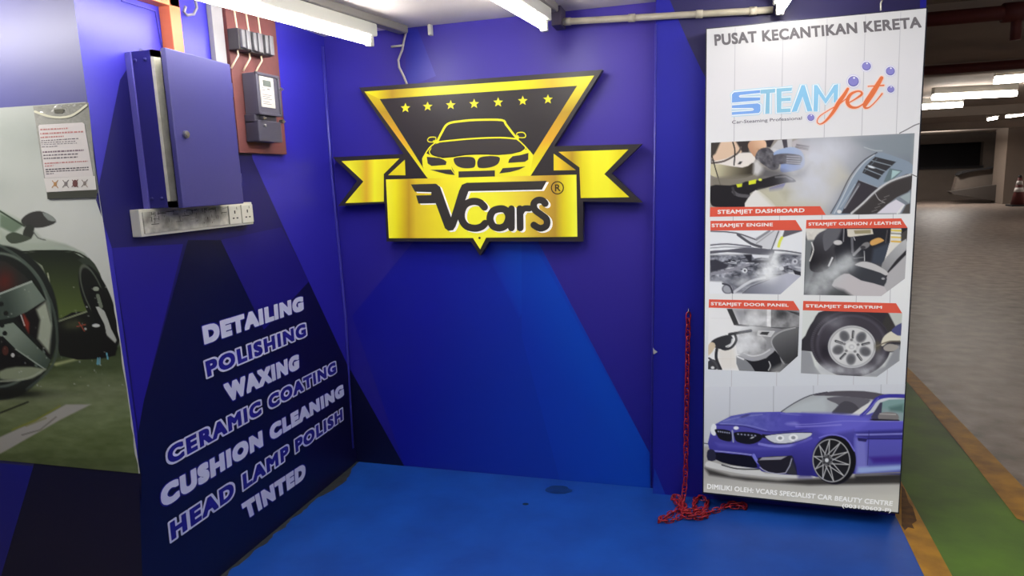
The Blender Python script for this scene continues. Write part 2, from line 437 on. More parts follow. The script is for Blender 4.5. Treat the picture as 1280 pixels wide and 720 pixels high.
# back wall with its faceted mural
k = wall_ink(BACK, [(XL, YB, 0), (-.18, YB, 0), (-.18, YB, ZC), (XL, YB, ZC)], [(26, 24, 140), (26, 24, 138), (72, 57, 162), (54, 45, 158)], [  # lilac haze of the lamps put into the upper base colours
    ([(440, 395), (560, 250), (645, 250), (812, 566), (813, 611), (506, 584)], [(24, 24, 150), (22, 28, 160), (24, 60, 186), (12, 70, 190), (14, 72, 194), (18, 26, 156)]),
    ([(600, 300), (652, 300), (652, 392), (648, 400)], [(24, 40, 170), (14, 76, 196), (14, 62, 186), (20, 44, 172)]),
    ([(652, 300), (668, 306), (812, 566), (813, 611), (700, 601), (652, 420)], [(14, 66, 188), (12, 68, 190), (10, 76, 196), (12, 80, 200), (14, 66, 190), (16, 52, 180)]),
    ([(436, 462), (438, 462), (506, 584), (442, 582)], NAVY),
    ([(505, 36), (522, 36), (545, 95), (520, 105), (508, 103)], [(50, 50, 168), (50, 56, 176), (72, 66, 180), (56, 60, 176), (44, 48, 168)]),
])
wb = structure(k.build('wall_back', M_vinyl))
# pillar on the right, 6 cm proud of the back wall
k = wall_ink(PILLAR, [(-.215, YP, 0), (.812, YP, 0), (.812, YP, 2.6), (-.195, YP, 2.6)], [(30, 30, 150)]*4, [
    ([(832, -12), (1150, -50), (1150, 120), (900, 130), (876, 86), (860, 52)], (40, 36, 84)),
    ([(818, 585), (832, 619), (816, 618)], (24, 60, 178)),
])
m = k
b = len(m.v)
for q in [(-.215, YP, 0), (-.195, YP, 2.6), (-.195, YB+.02, 2.6), (-.215, YB+.02, 0)]: m.v.append(np.array(q)); m.c.append(lin((40, 36, 160)))
m.f.append((b, b+1, b+2, b+3))
b = len(m.v)
for q in [(.812, YP, 0), (.812, YP+.6, 0), (.812, YP+.6, 2.6), (.812, YP, 2.6)]: m.v.append(np.array(q)); m.c.append(lin((96, 88, 84)))
m.f.append((b, b+1, b+2, b+3))
wr = structure(m.build('wall_right', M_vinyl))
# left wall
k = wall_ink(LEFT, [(XL, YF, 0), (XL, YB, 0), (XL, YB, ZC), (XL, YF, ZC)], [(30, 24, 140), (30, 26, 142), (48, 42, 168), (62, 56, 176)], [  # base lighter at the top: lamp brightening put into the colour
    ([(120, 250), (150, 100), (175, 60), (300, 120), (316, 199), (354, 283), (438, 464), (447, 576), (280, 720), (178, 722), (172, 545), (140, 310)], (24, 21, 92)),
    ([(140, 310), (229, 305), (180, 500), (173, 540), (160, 440)], (32, 24, 132)),
    ([(235, 300), (276, 300), (322, 396), (380, 520), (420, 598), (280, 722), (178, 724), (172, 545), (180, 500), (229, 322)], NAVY),
    ([(380, 352), (386, 352), (438, 464), (447, 577), (400, 618), (320, 392), (330, 385)], (12, 11, 52)),
    ([(276, 300), (352, 284), (386, 352), (330, 412)], (28, 22, 112)),
])
wl = structure(k.build('wall_left', M_vinyl))
# front face of the left pier (facing the camera)
k = wall_ink(FRONT, [(-5, YF, 0), (XL, YF, 0), (XL, YF, ZC), (-5, YF, ZC)], [(20, 22, 90), (16, 18, 80), (92, 92, 150), (92, 92, 150)], [  # pale lilac glare put into the upper base colour
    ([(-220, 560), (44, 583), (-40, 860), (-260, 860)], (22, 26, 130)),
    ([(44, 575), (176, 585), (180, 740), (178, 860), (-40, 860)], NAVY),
])
wf = structure(k.build('wall_front', M_vinyl))
bm = bmesh.new()
add_box(bm, (-6, -5, ZC), (.86, YB+.35, ZC+.35))
structure(bm_obj('ceiling', bm, M_ceil))
# raised seams of the wall vinyl
M_seam = mat('vinyl_edge', (64, 60, 160), 0.3)
tube('vinyl_seam', [LEFT.at(403, 58, .003), LEFT.at(413, 200, .004), LEFT.at(432, 400, .003), LEFT.at(441, 560, .002)], .007, M_seam, wl, 6)
tube('vinyl_seam', [onY(820, 30, YP-.002), onY(817, 300, YP-.002), onY(814, 608, YP-.002)], .004, M_seam, wr, 6)
tube('vinyl_seam', [LEFT.at(152, 1, .002), LEFT.at(194, 14, .002), LEFT.at(203, 62, .002)], .003, M_seam, wl, 6)
tube('vinyl_hem', [BACK.at(600, 592, .004), BACK.at(700, 601, .006), BACK.at(806, 611, .006)], .004, mat('curled_vinyl', (60, 110, 200), .3), wb, 6)
bmt = bmesh.new(); bmt.faces.new([bmt.verts.new(Vector(PILLAR.at(*p, .003+d))) for p, d in (((815, 432), 0), ((818, 437), .004), ((822, 440), .008), ((817, 443), 0))])
bm_obj('vinyl_tear', bmt, M_whiteplastic, wr)
tag(wr.children[-1], 'torn white chip of vinyl')

# white and blue service lettering on the left wall
L2 = frame(180, 350, 2.118)
WH, IB = (204, 206, 228), (30, 26, 128)
for body, q, solid in [
    ('DETAILING', ((153, 122), (421, 42), (423, 80), (160, 172)), True),
    ('POLISHING', ((158, 214), (429, 111), (432, 149), (166, 262)), False),
    ('WAXING', ((210, 276), (410, 195), (411, 235), (222, 326)), True),
    ('CERAMIC COATING', ((56, 444), (508, 213), (511, 246), (62, 496)), False),
    ('CUSHION CLEANING', ((42, 550), (527, 275), (530, 306), (47, 607)), True),
    ('HEAD LAMP POLISH', ((64, 642), (526, 337), (528, 371), (70, 697)), False),
    ('TINTED', ((257, 594), (427, 483), (428, 524), (270, 636)), True)]:
    k = Ink(LEFT, L2, .004)
    if solid:
        k.text(body, *q, IB, dil=.125, fit=.078, space=1.2); k.layer = .0048; k.text(body, *q, WH, dil=.078, space=1.2)
    else:
        k.text(body, *q, WH, dil=.14, fit=.11, space=1.22); k.layer = .0048; k.text(body, *q, IB, dil=.055, fit=.11, space=1.22)
    o = k.build('lettering', M_letter, wl)
    tag(o, ('white' if solid else 'white outlined blue')+' lettering reading '+body)

# ------------------------------------------------------------------ light box advert
YX = 2.93
LB = Plane('Y', YX)
M_print = print_mat('backlit_print', .30, PRINT_GLOW, rough=.5, spec=.15)
M_panel = print_mat('backlit_panel', .30, PRINT_GLOW, rough=.5, spec=.15, sample=True)
box_c = [(882, 35), (1160, 9), (1124, 643), (878, 617)]
c3 = [LB.at(*p) for p in box_c]
lb = thing('light_box_sign', 'tall white back-lit advertising box with car cleaning photos hung on the pillar', 'sign', (.40, YX+.05, .06))
def inset(q, e):
    c = sum(q)/4; return [p+(c-p)/np.linalg.norm(c-p)*e for p in q]
fr_ = [p+np.array([0, .002, 0]) for p in c3]
prism('casing', fr_, [p+np.array([0, YP-YX-.003, 0]) for p in c3], mat('light_box_casing', (40, 42, 56), .4), lb)
k = Ink(LB, None, 0.001); q = [(883.5, 36.5), (1158, 10.5), (1122.3, 640.5), (879.5, 615)]
bm = bmesh.new()
top_c, bot_c = (222, 220, 222), (206, 208, 208)
def mixc(a, b, t): return tuple(a[i]*(1-t)+b[i]*t for i in range(3))
rows = [(0, (214, 213, 214)), (.12, (226, 224, 228)), (.3, (236, 236, 238)), (.55, (240, 241, 240)), (.75, (216, 220, 226)), (1, (198, 198, 194))]  # print tone and uneven LED backlight put into the row colours
for (t0, ca), (t1, cb) in zip(rows, rows[1:]):
    pl_ = lambda t: (q[0][0]*(1-t)+q[3][0]*t, q[0][1]*(1-t)+q[3][1]*t); pr_ = lambda t: (q[1][0]*(1-t)+q[2][0]*t, q[1][1]*(1-t)+q[2][1]*t)
    k.poly([pl_(t0), pr_(t0), pr_(t1), pl_(t1)], [ca, ca, cb, cb])
panel = k.build('print_panel', M_panel, lb)
k = Ink(LB, None, .0014)
for xa, xb in ((919, 912.5), (979, 967.5), (1034, 1017.5), (1082, 1061), (1126, 1102)):
    k.stroke([(xa, 38-(xa-882)*.0935), (xb+(xa-xb)*.25, 495)], .9, (196, 194, 200), cap=False)
k.build('panel_joint_lines', M_print, panel)
k = Ink(LB, None, .0022)
k.text('PUSAT KECANTIKAN KERETA', (892.5, 43), (1151, 20.5), (1152, 34.5), (893.5, 57.5), (112, 108, 112), dil=.038, space=1.08)
k.build('heading_text', M_print, lb)
# logo
logo = bpy.data.objects.new('logo', None); COL.objects.link(logo); logo.parent = lb
l1, l2 = frame(905, 70, 7.579), frame(1005, 70, 7.579)
letters = [(l1, [(75, 365), (95, 344), (342, 322), (342, 350), (150, 370), (140, 380), (150, 394), (342, 392), (342, 420), (75, 442)], (128, 172, 236)),
           (l1, [(75, 468), (320, 448), (345, 462), (345, 520), (330, 540), (75, 558), (75, 532), (270, 518), (285, 505), (270, 492), (75, 494)], (132, 176, 240)),
           (l1, [(345, 320), (485, 310), (485, 345), (435, 350), (432, 545), (390, 548), (398, 355), (345, 358)], (146, 198, 226)),
           (l1, [(497, 308), (645, 298), (640, 330), (545, 338), (545, 398), (632, 392), (632, 425), (545, 430), (542, 500), (630, 495), (630, 530), (500, 538)], (150, 204, 230)),
           (l1, [(735, 275), (765, 275), (838, 520), (790, 525), (745, 385), (690, 525), (640, 530)], (146, 204, 240)),
           (l2, [(95, 275), (125, 275), (205, 400), (285, 275), (325, 265), (318, 440), (280, 440), (282, 345), (205, 455), (138, 360), (130, 525), (90, 525)], (150, 206, 240))]
ko, ki, kf = Ink(LB, None, .0018), Ink(LB, None, .0021), Ink(LB, None, .0025)
for fr, pts, c in letters:
    P = [fr(p) for p in pts]
    ko.stroke(P, 5.2, (196, 224, 240), closed=True); ki.stroke(P, 2.6, (244, 248, 250), closed=True); kf.poly(P, c)
ko.build('letter_outline', M_print, logo); ki.build('letter_gap', M_print, logo)
tag(kf.build('logo_lettering', M_print, logo), 'pale blue capitals STEAM')
OR, JO = (232, 122, 76), (250, 214, 200)
jet = [[(415, 312, 26), (380, 370, 34), (330, 440, 40), (270, 540, 30), (200, 620, 18), (150, 645, 10), (124, 620, 8), (150, 570, 8), (240, 510, 8), (320, 465, 10), (400, 405, 10)],
       [(430, 440, 10), (490, 405, 14), (545, 365, 22), (540, 340, 18), (500, 335, 16), (440, 365, 28), (410, 430, 36), (440, 480, 28), (510, 485, 16), (600, 425, 10)],
       [(735, 208, 34), (690, 285, 46), (640, 365, 50), (580, 455, 44), (580, 490, 22), (620, 485, 12), (680, 430, 10), (740, 357, 14)], [(608, 288, 9), (755, 278, 14)]]
ko, kf = Ink(LB, l2, .0029), Ink(LB, l2, .0033)
for st in jet:
    ko.stroke([(a, b, w+18) for a, b, w in st], 1, JO, smooth=5 if len(st) > 2 else 0); kf.stroke(st, 1, OR, smooth=5 if len(st) > 2 else 0)
ko.build('script_outline', M_print, logo); tag(kf.build('logo_script', M_print, logo), 'orange script reading jet')
for c, r in (((468, 240), 52), ((592, 97), 43), ((818, 143), 43), ((822, 315), 34), ((65, 583), 34)):
    kb = Ink(LB, l2, .0036); kb.disc(c, r*1.32, r*1.32, (214, 212, 232)); kb.layer = .0039; kb.disc(c, r*1.12, r*1.12, (240, 240, 246))
    kb.layer = .0042; kb.disc(c, r, r*.95, (112, 108, 182)); kb.layer = .0045; kb.disc((c[0], c[1]-r*.06), r*.86, r*.8, (142, 138, 208)); kb.layer = .0048
    kb.disc((c[0]+r*.12, c[1]-r*.62), r*.2, r*.16, (246, 246, 252), 10)
    kb.build('logo_bubble', M_print, logo)
k = Ink(LB, l1, .0025); k.text('Car-Steaming Professional', (75, 612), (738, 572), (738, 612), (77, 652), (104, 100, 114), dil=.008); k.build('tagline', M_print, logo)

c1, c2 = frame(880, 160, 6.264), frame(1010, 160, 6.264)
RED, TXT = (230, 96, 76), (250, 240, 236)
def caption(parent, fr, ban, body, q):
    k = Ink(LB, fr, .0032); k.poly(ban, RED); k.build('caption_banner', M_print, parent)
    k = Ink(LB, fr, .0038); k.text(body, *q, TXT, dil=.034, space=1.08); k.build('caption_text', M_print, parent)
STEP = .8
# photo: dashboard
p = Paint(886, 164, 1146, 272, STEP, (150, 148, 152), c1)
p.poly([(40, 90), (1800, 20), (1800, 720), (40, 720)], (168, 166, 164), grad=(((120, 112, 110), (100, 100)), ((196, 192, 178), (500, 640))))
p.poly([(60, 240), (140, 100), (260, 100), (300, 180), (200, 260)], (226, 196, 170), smooth=3)
p.poly([(50, 110), (130, 108), (90, 200), (55, 230)], (70, 64, 60), soft=2)
p.poly([(250, 105), (360, 100), (350, 190), (300, 190)], (62, 56, 56), soft=2)
p.poly([(50, 270), (170, 240), (260, 200), (390, 200), (390, 270), (300, 320), (50, 320)], (236, 228, 222), smooth=3)
p.poly([(55, 280), (300, 310), (390, 270), (380, 370), (200, 400), (55, 370)], (170, 160, 130), smooth=3, grad=(((208, 200, 168), (100, 310)), ((66, 60, 52), (340, 380))))
p.line([(60, 275), (160, 258), (260, 200), (290, 150)], 14, (98, 88, 84), smooth=4)
p.poly([(280, 262), (302, 262), (285, 285), (262, 284)], (64, 62, 64))
p.line([(225, 108), (242, 180), (235, 290)], 10, (40, 38, 42), smooth=4); p.line([(62, 215), (90, 320), (132, 460)], 8, (44, 42, 44))
p.poly([(60, 390), (420, 360), (520, 420), (480, 470), (60, 460)], (128, 122, 110), soft=4, a=.8)
p.poly([(520, 160), (580, 95), (690, 85), (690, 160), (600, 200), (530, 220)], (198, 196, 198))
p.poly([(480, 100), (550, 92), (520, 150), (495, 150)], (54, 50, 56)); p.poly([(610, 90), (650, 90), (655, 150), (625, 160)], (70, 66, 74))
p.poly([(690, 110), (760, 85), (900, 80), (900, 230), (780, 200), (700, 150)], (190, 182, 186), smooth=3)
p.poly([(725, 125), (828, 140), (815, 175), (710, 155)], (92, 82, 86)); p.line([(720, 140), (822, 157)], 5, (178, 170, 172)); p.line([(716, 150), (818, 168)], 4, (160, 152, 154))
p.poly([(345, 150), (370, 100), (470, 95), (485, 150), (420, 200), (400, 230)], (216, 168, 136), smooth=4, grad=(((196, 150, 120), (360, 180)), ((236, 196, 164), (460, 110))))
p.poly([(400, 230), (430, 170), (500, 155), (560, 210), (590, 300), (540, 330), (470, 290), (430, 260)], (92, 90, 96), smooth=4)
p.speck(90, 4, 5, pts=[(410, 160), (600, 160), (600, 320), (410, 320)])
p.poly([(545, 195), (600, 165), (700, 150), (770, 190), (790, 270), (760, 320), (660, 345), (600, 340), (600, 270), (560, 230)], (138, 160, 206), smooth=4, grad=(((160, 180, 216), (640, 170)), ((120, 142, 200), (660, 330))))
p.poly([(540, 220), (620, 200), (740, 210), (770, 240), (740, 285), (650, 280), (560, 280)], (86, 84, 92), smooth=4)
for i, yy in enumerate((220, 238, 256, 272)): p.line([(650, yy), (750, yy+6)], 10, (148, 148, 158)); p.line([(650, yy+9), (755, yy+15)], 4, (50, 48, 56))
p.speck(60, 4, 6, pts=[(560, 200), (660, 200), (660, 290), (560, 290)])
p.poly([(390, 270), (420, 250), (470, 330), (420, 370), (385, 350)], (208, 206, 206), soft=5)
p.poly([(430, 390), (470, 310), (600, 330), (700, 360), (820, 300), (800, 400), (660, 390), (520, 400)], (88, 86, 92), soft=8, a=.8)
p.poly([(510, 470), (640, 430), (610, 490), (540, 530), (510, 520)], (112, 112, 160))
p.poly([(300, 430), (420, 410), (600, 365), (680, 385), (720, 420), (640, 430), (520, 460), (380, 500), (330, 530)], (44, 42, 46), smooth=3)
p.line([(560, 385), (640, 380), (690, 405)], 14, (120, 118, 122), a=.7)
p.poly([(50, 455), (200, 450), (300, 440), (360, 520), (340, 600), (300, 620), (100, 620), (50, 580)], (42, 40, 44), smooth=3)
p.line([(230, 500), (270, 525), (350, 535)], 26, (96, 94, 98), smooth=4); p.line([(225, 470), (240, 520)], 18, (70, 68, 72))
p.poly([(350, 415), (410, 402), (405, 435), (350, 445)], (226, 232, 60)); p.poly([(252, 440), (300, 435), (296, 460), (262, 466)], (214, 222, 60)); p.ell((440, 405), 14, 10, (226, 232, 90))
p.poly([(320, 620), (370, 520), (430, 490), (560, 610), (500, 640)], (232, 230, 226), smooth=3)
p.poly([(430, 490), (600, 470), (700, 480), (900, 600), (560, 620)], (200, 196, 172), soft=8)
p.poly([(600, 500), (650, 470), (700, 500), (640, 560)], (176, 170, 140), soft=8)
p.fr = c2; p.k = 6.264
p.poly([(-60, 40), (840, 20), (840, 700), (100, 700), (200, 520), (330, 380), (200, 200), (-60, 120)], (152, 154, 162), soft=14, grad=(((170, 172, 180), (300, 80)), ((132, 140, 150), (800, 160))))
p.poly([(360, 90), (840, 40), (840, 220), (640, 210), (520, 190)], (140, 150, 158), soft=10, a=.8)
p.line([(440, 150), (520, 175), (580, 178)], 7, (182, 190, 196), smooth=4)
p.poly([(180, 670), (260, 530), (340, 390), (430, 270), (540, 190), (700, 230), (820, 290), (820, 400), (560, 450), (480, 560), (340, 670)], (142, 156, 172), smooth=3)
p.line([(178, 668), (240, 560), (330, 380), (430, 260), (540, 192)], 8, (70, 70, 76), smooth=5); p.line([(205, 668), (262, 560), (350, 385), (440, 270), (520, 210)], 7, (208, 214, 220), smooth=5)
p.poly([(525, 225), (690, 265), (590, 355), (550, 405), (425, 350), (450, 300)], (62, 62, 66))
for a, b in (((500, 255), (650, 295)), ((470, 290), (612, 340)), ((445, 318), (580, 372))): p.line([a, b], 7, (150, 160, 170))
p.line([(540, 240), (440, 345)], 5, (110, 120, 130)); p.ell((495, 305), 30, 8, (226, 232, 238), rot=.3)
p.poly([(640, 315), (740, 335), (650, 420), (590, 425)], (110, 126, 132)); p.poly([(660, 330), (725, 340), (650, 400)], (176, 204, 206))
p.poly([(395, 405), (560, 470), (520, 520), (380, 670), (260, 670), (330, 530)], (66, 62, 68)); p.line([(400, 440), (290, 620)], 20, (150, 152, 160), a=.55); p.line([(395, 455), (285, 630)], 6, (214, 216, 222), a=.7)
p.line([(400, 408), (560, 470)], 6, (160, 166, 176)); p.line([(370, 440), (255, 620)], 5, (200, 206, 214), a=.8)
p.poly([(340, 670), (420, 590), (530, 500), (660, 410), (810, 358), (806, 480), (700, 540), (620, 600), (540, 668)], (70, 66, 66), smooth=3)
p.line([(340, 668), (430, 590), (530, 495), (650, 415), (810, 362)], 15, (206, 206, 208), smooth=4); p.line([(352, 672), (440, 600), (540, 505), (655, 428), (808, 376)], 6, (96, 92, 92), smooth=4)
p.line([(525, 510), (555, 560), (600, 585)], 6, (180, 176, 176), smooth=3)
for i in range(5): p.line([(500+24*i, 655-28*i), (540+24*i, 640-28*i)], 5, (126, 122, 122))
p.poly([(540, 668), (620, 600), (690, 560), (760, 600), (720, 668)], (226, 222, 232)); p.line([(700, 668), (750, 605)], 12, (236, 236, 236)); p.poly([(720, 540), (800, 500), (800, 560), (790, 590)], (168, 180, 184)); p.poly([(735, 668), (770, 600), (800, 590), (796, 668)], (90, 86, 84))
p.ell((245, 655), 18, 14, (232, 230, 230))
for i, (c, rx, ry, a) in enumerate((((60, 250), 190, 170, .95), ((180, 150), 170, 110, .8), ((30, 420), 180, 160, .85), ((-40, 520), 160, 90, .6), ((120, 520), 110, 120, .5), ((-130, 380), 90, 110, .35), ((300, 200), 120, 120, .3))):
    p.cloud(c, rx, ry, (212, 214, 224), a, seed=20+i, rough=.5, scale=14)
dash = p.build('printed_photo', LB, M_print, lb, [(888.8, 178.4), (1143.3, 166.4), (1137.7, 267.3), (887.2, 271)], .0024)
tag(dash, 'photo of gloved hands steaming a dashboard')
caption(dash, None, [(887.7, 259), (1025.2, 257.7), (1032.3, 268.6), (887.2, 271)], 'STEAMJET DASHBOARD', ((897, 262.3), (1005.8, 260.3), (1005.3, 266.8), (897, 269)))
k = Ink(LB, c2, .0034)
k.stroke([(718, 40), (770, 14), (835, -22), (870, -34)], 9, (140, 138, 142)); k.build('printed_cable', M_print, dash)
k = Ink(LB, c2, .0034); k.stroke([(808, 362), (855, 382)], 8, (126, 122, 124)); k.build('printed_cable', M_print, dash)
# photo: engine
c3f = frame(880, 270, 6.857)
p = Paint(886, 286, 1004, 370, STEP, (238, 240, 244), c3f)
p.poly([(270, 140), (420, 190), (620, 120), (660, 130), (580, 290), (480, 270)], (204, 204, 210), a=.7, soft=3)
p.line([(55, 130), (270, 145), (450, 205)], 11, (98, 96, 104), smooth=3); p.line([(290, 160), (400, 235), (490, 265)], 22, (92, 92, 100), smooth=3); p.line([(450, 200), (560, 128)], 20, (150, 150, 156)); p.line([(450, 235), (600, 125)], 10, (170, 170, 176))
p.line([(640, 130), (580, 285)], 8, (50, 50, 58)); p.poly([(690, 120), (842, 118), (840, 130), (670, 185)], (104, 100, 108)); p.line([(668, 185), (650, 220), (640, 260)], 24, (232, 236, 96), smooth=3)
p.poly([(50, 300), (200, 290), (360, 270), (520, 280), (600, 300), (570, 335), (400, 325), (200, 310), (50, 325)], (98, 98, 108), smooth=3)
p.line([(50, 250), (200, 240), (400, 262)], 12, (110, 110, 120), smooth=3); p.line([(50, 275), (180, 265), (420, 270)], 8, (150, 152, 160)); p.line([(560, 290), (700, 300), (830, 320)], 12, (100, 100, 110), smooth=3)
p.poly([(50, 335), (560, 325), (700, 320), (835, 335), (835, 520), (760, 480), (600, 530), (400, 600), (330, 660), (250, 660), (150, 560), (50, 560)], (134, 136, 146), soft=3)
p.speck(210, 9, 71, sx=.6, pts=[(50, 335), (560, 325), (835, 335), (835, 500), (700, 470), (560, 500), (330, 640), (150, 550), (50, 550)])
p.speck(150, 4, 72, pts=[(50, 340), (835, 340), (835, 490), (500, 500), (50, 540)])
rs = random.Random(8)
for i in range(46):
    x, yy = rs.uniform(60, 820), rs.uniform(335, 510)
    if yy > 560-(x-300)*.12 and x > 330: continue
    w = rs.uniform(20, 70); p.line([(x, yy), (x+w, yy+rs.uniform(-14, 12))], rs.uniform(5, 12), rs.choice([(44, 44, 52), (60, 60, 68), (226, 228, 234), (180, 182, 190), (70, 70, 80)]), a=.85)
p.poly([(340, 330), (410, 330), (410, 380), (560, 380), (600, 300), (570, 400), (390, 400)], (52, 52, 60), soft=2); p.poly([(410, 330), (560, 335), (555, 360), (420, 355)], (226, 228, 234))
p.line([(55, 500), (200, 470), (380, 420)], 24, (150, 150, 160), smooth=3); p.poly([(50, 380), (100, 370), (210, 420), (190, 450), (60, 480)], (64, 64, 74), soft=2)
p.ell((350, 468), 22, 20, (230, 232, 236)); p.ell((350, 468), 9, 9, (70, 70, 78)); p.ell((665, 450), 20, 18, (220, 222, 228)); p.ell((780, 390), 24, 24, (206, 208, 216)); p.ell((780, 390), 11, 11, (110, 110, 120)); p.poly([(760, 460), (830, 480), (830, 510), (780, 500)], (54, 54, 62))
p.poly([(330, 665), (400, 600), (560, 540), (720, 490), (830, 515), (655, 672)], (160, 162, 176), grad=(((120, 122, 134), (360, 660)), ((190, 192, 206), (700, 520))))
p.line([(330, 662), (400, 605), (560, 545)], 6, (90, 90, 100)); p.line([(260, 650), (400, 560), (520, 530)], 22, (206, 208, 214), smooth=3)
p.poly([(50, 560), (140, 570), (160, 660), (50, 668)], (240, 242, 246)); p.ell((205, 625), 52, 44, (120, 120, 130)); p.ell((205, 625), 40, 34, (170, 172, 180)); p.line([(160, 580), (220, 600), (245, 660)], 14, (66, 66, 76), smooth=3)
for i, (c, rx, ry, a) in enumerate((((560, 460), 90, 110, 1.0), ((600, 390), 50, 80, .9), ((520, 520), 90, 50, .7), ((620, 340), 50, 40, .6), ((330, 560), 80, 40, .6))): p.cloud(c, rx, ry, (246, 248, 250), a, seed=40+i, rough=.4, scale=6)
eng = p.build('printed_photo', LB, M_print, lb, [c3f(q) for q in ((55, 122), (845, 120), (830, 515), (655, 672), (46, 666))], .0024)
tag(eng, 'photo of steam over an open car engine')
caption(eng, c3f, [(55, 42), (785, 35), (842, 122), (55, 125)], 'STEAMJET ENGINE', ((66, 66), (590, 58), (590, 97), (66, 105)))
# photo: seat cushion
c4 = frame(1000, 265, 6.545)
p = Paint(1003, 282, 1136, 372, STEP, (84, 84, 88), c4)
p.poly([(40, 130), (220, 135), (120, 230), (60, 240)], (222, 218, 210), soft=2); p.speck(50, 6, 3, pts=[(40, 150), (110, 150), (100, 250), (40, 250)])
p.poly([(40, 230), (110, 230), (90, 400), (110, 500), (40, 660)], (120, 124, 126), soft=3)
p.poly([(110, 240), (160, 170), (260, 135), (350, 130), (360, 260), (300, 330), (260, 430), (180, 490), (90, 480), (80, 400)], (56, 56, 60), smooth=3, grad=(((92, 92, 98), (240, 180)), ((40, 38, 42), (160, 420))))
p.poly([(190, 190), (230, 140), (330, 140), (290, 230), (210, 320), (190, 260)], (104, 104, 110), smooth=3); p.line([(95, 250), (110, 310), (80, 400)], 10, (226, 224, 220), smooth=3)
p.poly([(350, 130), (880, 130), (880, 260), (700, 420), (520, 400), (300, 440), (280, 300)], (46, 46, 52), soft=3)
p.poly([(385, 140), (590, 138), (600, 180), (410, 205), (390, 200)], (220, 214, 200)); p.poly([(440, 150), (580, 145), (580, 175), (450, 180)], (160, 150, 118)); p.ell((310, 250), 36, 20, (206, 204, 204)); p.line([(360, 135), (355, 240)], 7, (160, 160, 164))
p.line([(425, 215), (430, 330)], 20, (110, 110, 116)); p.line([(440, 205), (450, 230)], 6, (220, 220, 224)); p.line([(525, 320), (528, 400)], 5, (226, 226, 228)); p.line([(440, 380), (520, 370)], 6, (130, 130, 134))
p.poly([(575, 240), (640, 210), (680, 225), (680, 240), (590, 275)], (222, 170, 100), smooth=3); p.ell((535, 275), 40, 24, (132, 130, 132), rot=-.5); p.line([(500, 290), (440, 350)], 22, (150, 150, 154)); p.ell((515, 290), 22, 14, (70, 68, 72))
p.poly([(600, 300), (720, 250), (740, 300), (680, 430), (580, 420)], (70, 76, 88), soft=5); p.line([(715, 150), (700, 250)], 10, (90, 86, 88))
p.poly([(745, 135), (830, 135), (826, 250), (740, 350), (700, 370), (735, 250)], (230, 226, 218)); 
for yy, c in ((150, (226, 204, 70)), (175, (150, 150, 140)), (205, (236, 206, 90)), (240, (230, 180, 60)), (190, (240, 240, 232))): p.line([(748, yy), (826, yy+4)], 12, c)
p.line([(735, 260), (710, 350), (690, 410)], 9, (232, 230, 226)); p.poly([(826, 180), (880, 140), (880, 220), (830, 260)], (80, 76, 74))
p.poly([(665, 450), (700, 380), (780, 290), (868, 220), (868, 310), (790, 390), (720, 490)], (172, 172, 174), smooth=2, grad=(((150, 150, 152), (680, 440)), ((192, 192, 194), (850, 250))))
p.line([(868, 330), (790, 410), (715, 510), (700, 530)], 26, (52, 50, 54), smooth=3)
p.poly([(690, 600), (720, 500), (800, 420), (868, 350), (868, 560), (680, 690)], (186, 184, 186))
p.poly([(450, 430), (520, 405), (620, 430), (715, 490), (700, 520), (600, 490), (500, 450)], (204, 202, 202), smooth=3)
p.poly([(390, 490), (430, 440), (540, 460), (700, 520), (690, 600), (620, 600), (500, 560)], (66, 68, 74), smooth=3); p.ell((680, 545), 14, 9, (170, 170, 172))
p.poly([(260, 600), (330, 520), (400, 505), (500, 560), (690, 610), (680, 690), (430, 690)], (202, 196, 198), smooth=2)
p.poly([(290, 620), (360, 640), (430, 690), (160, 690)], (78, 80, 82), soft=5); p.line([(265, 375), (235, 440)], 14, (232, 232, 232))
for i, (c, rx, ry, a) in enumerate((((300, 480), 180, 80, .8), ((180, 570), 170, 110, .8), ((400, 390), 70, 70, .7), ((120, 640), 120, 80, .5), ((330, 430), 90, 60, .6))): p.cloud(c, rx, ry, (202, 206, 208), a, seed=60+i, rough=.7, scale=9, rot=-.5)
cus = p.build('printed_photo', LB, M_print, lb, [c4(q) for q in ((48, 133), (880, 130), (858, 545), (665, 688), (30, 678))], .0024)
tag(cus, 'photo of steam over a grey car seat')
caption(cus, c4, [(52, 65), (828, 52), (880, 130), (48, 135)], 'STEAMJET CUSHION / LEATHER', ((70, 86), (832, 76), (830, 111), (70, 119)))
# photo: door panel
c5 = frame(880, 370, 7.2)
p = Paint(884, 383, 1002, 468, STEP, (240, 240, 240), c5)
p.line([(60, 200), (240, 200)], 3, (222, 222, 222)); p.line([(245, 440), (240, 660)], 3, (206, 206, 206)); p.line([(120, 565), (300, 565)], 3, (214, 206, 196))
p.poly([(120, 470), (280, 470), (300, 660), (150, 660)], (230, 224, 214), soft=6, a=.7)
p.poly([(205, 115), (255, 115), (320, 270), (270, 262)], (62, 62, 64)); p.poly([(255, 115), (570, 115), (570, 280), (330, 270)], (196, 196, 198), soft=2)
p.poly([(270, 120), (400, 120), (380, 200), (330, 240)], (150, 150, 154), soft=6, a=.8); p.poly([(600, 118), (860, 120), (860, 290), (600, 285)], (140, 140, 142)); p.ell((700, 170), 60, 50, (84, 84, 86), soft=5, a=.8); p.poly([(740, 130), (860, 150), (860, 180), (760, 140)], (70, 70, 72))
p.poly([(568, 115), (602, 115), (602, 285), (565, 285)], (236, 236, 236))
p.speck(90, 8, 12, pts=[(360, 120), (860, 120), (860, 280), (360, 280)])
p.line([(320, 262), (430, 272), (560, 285), (700, 292), (860, 288)], 16, (70, 70, 74), smooth=3)
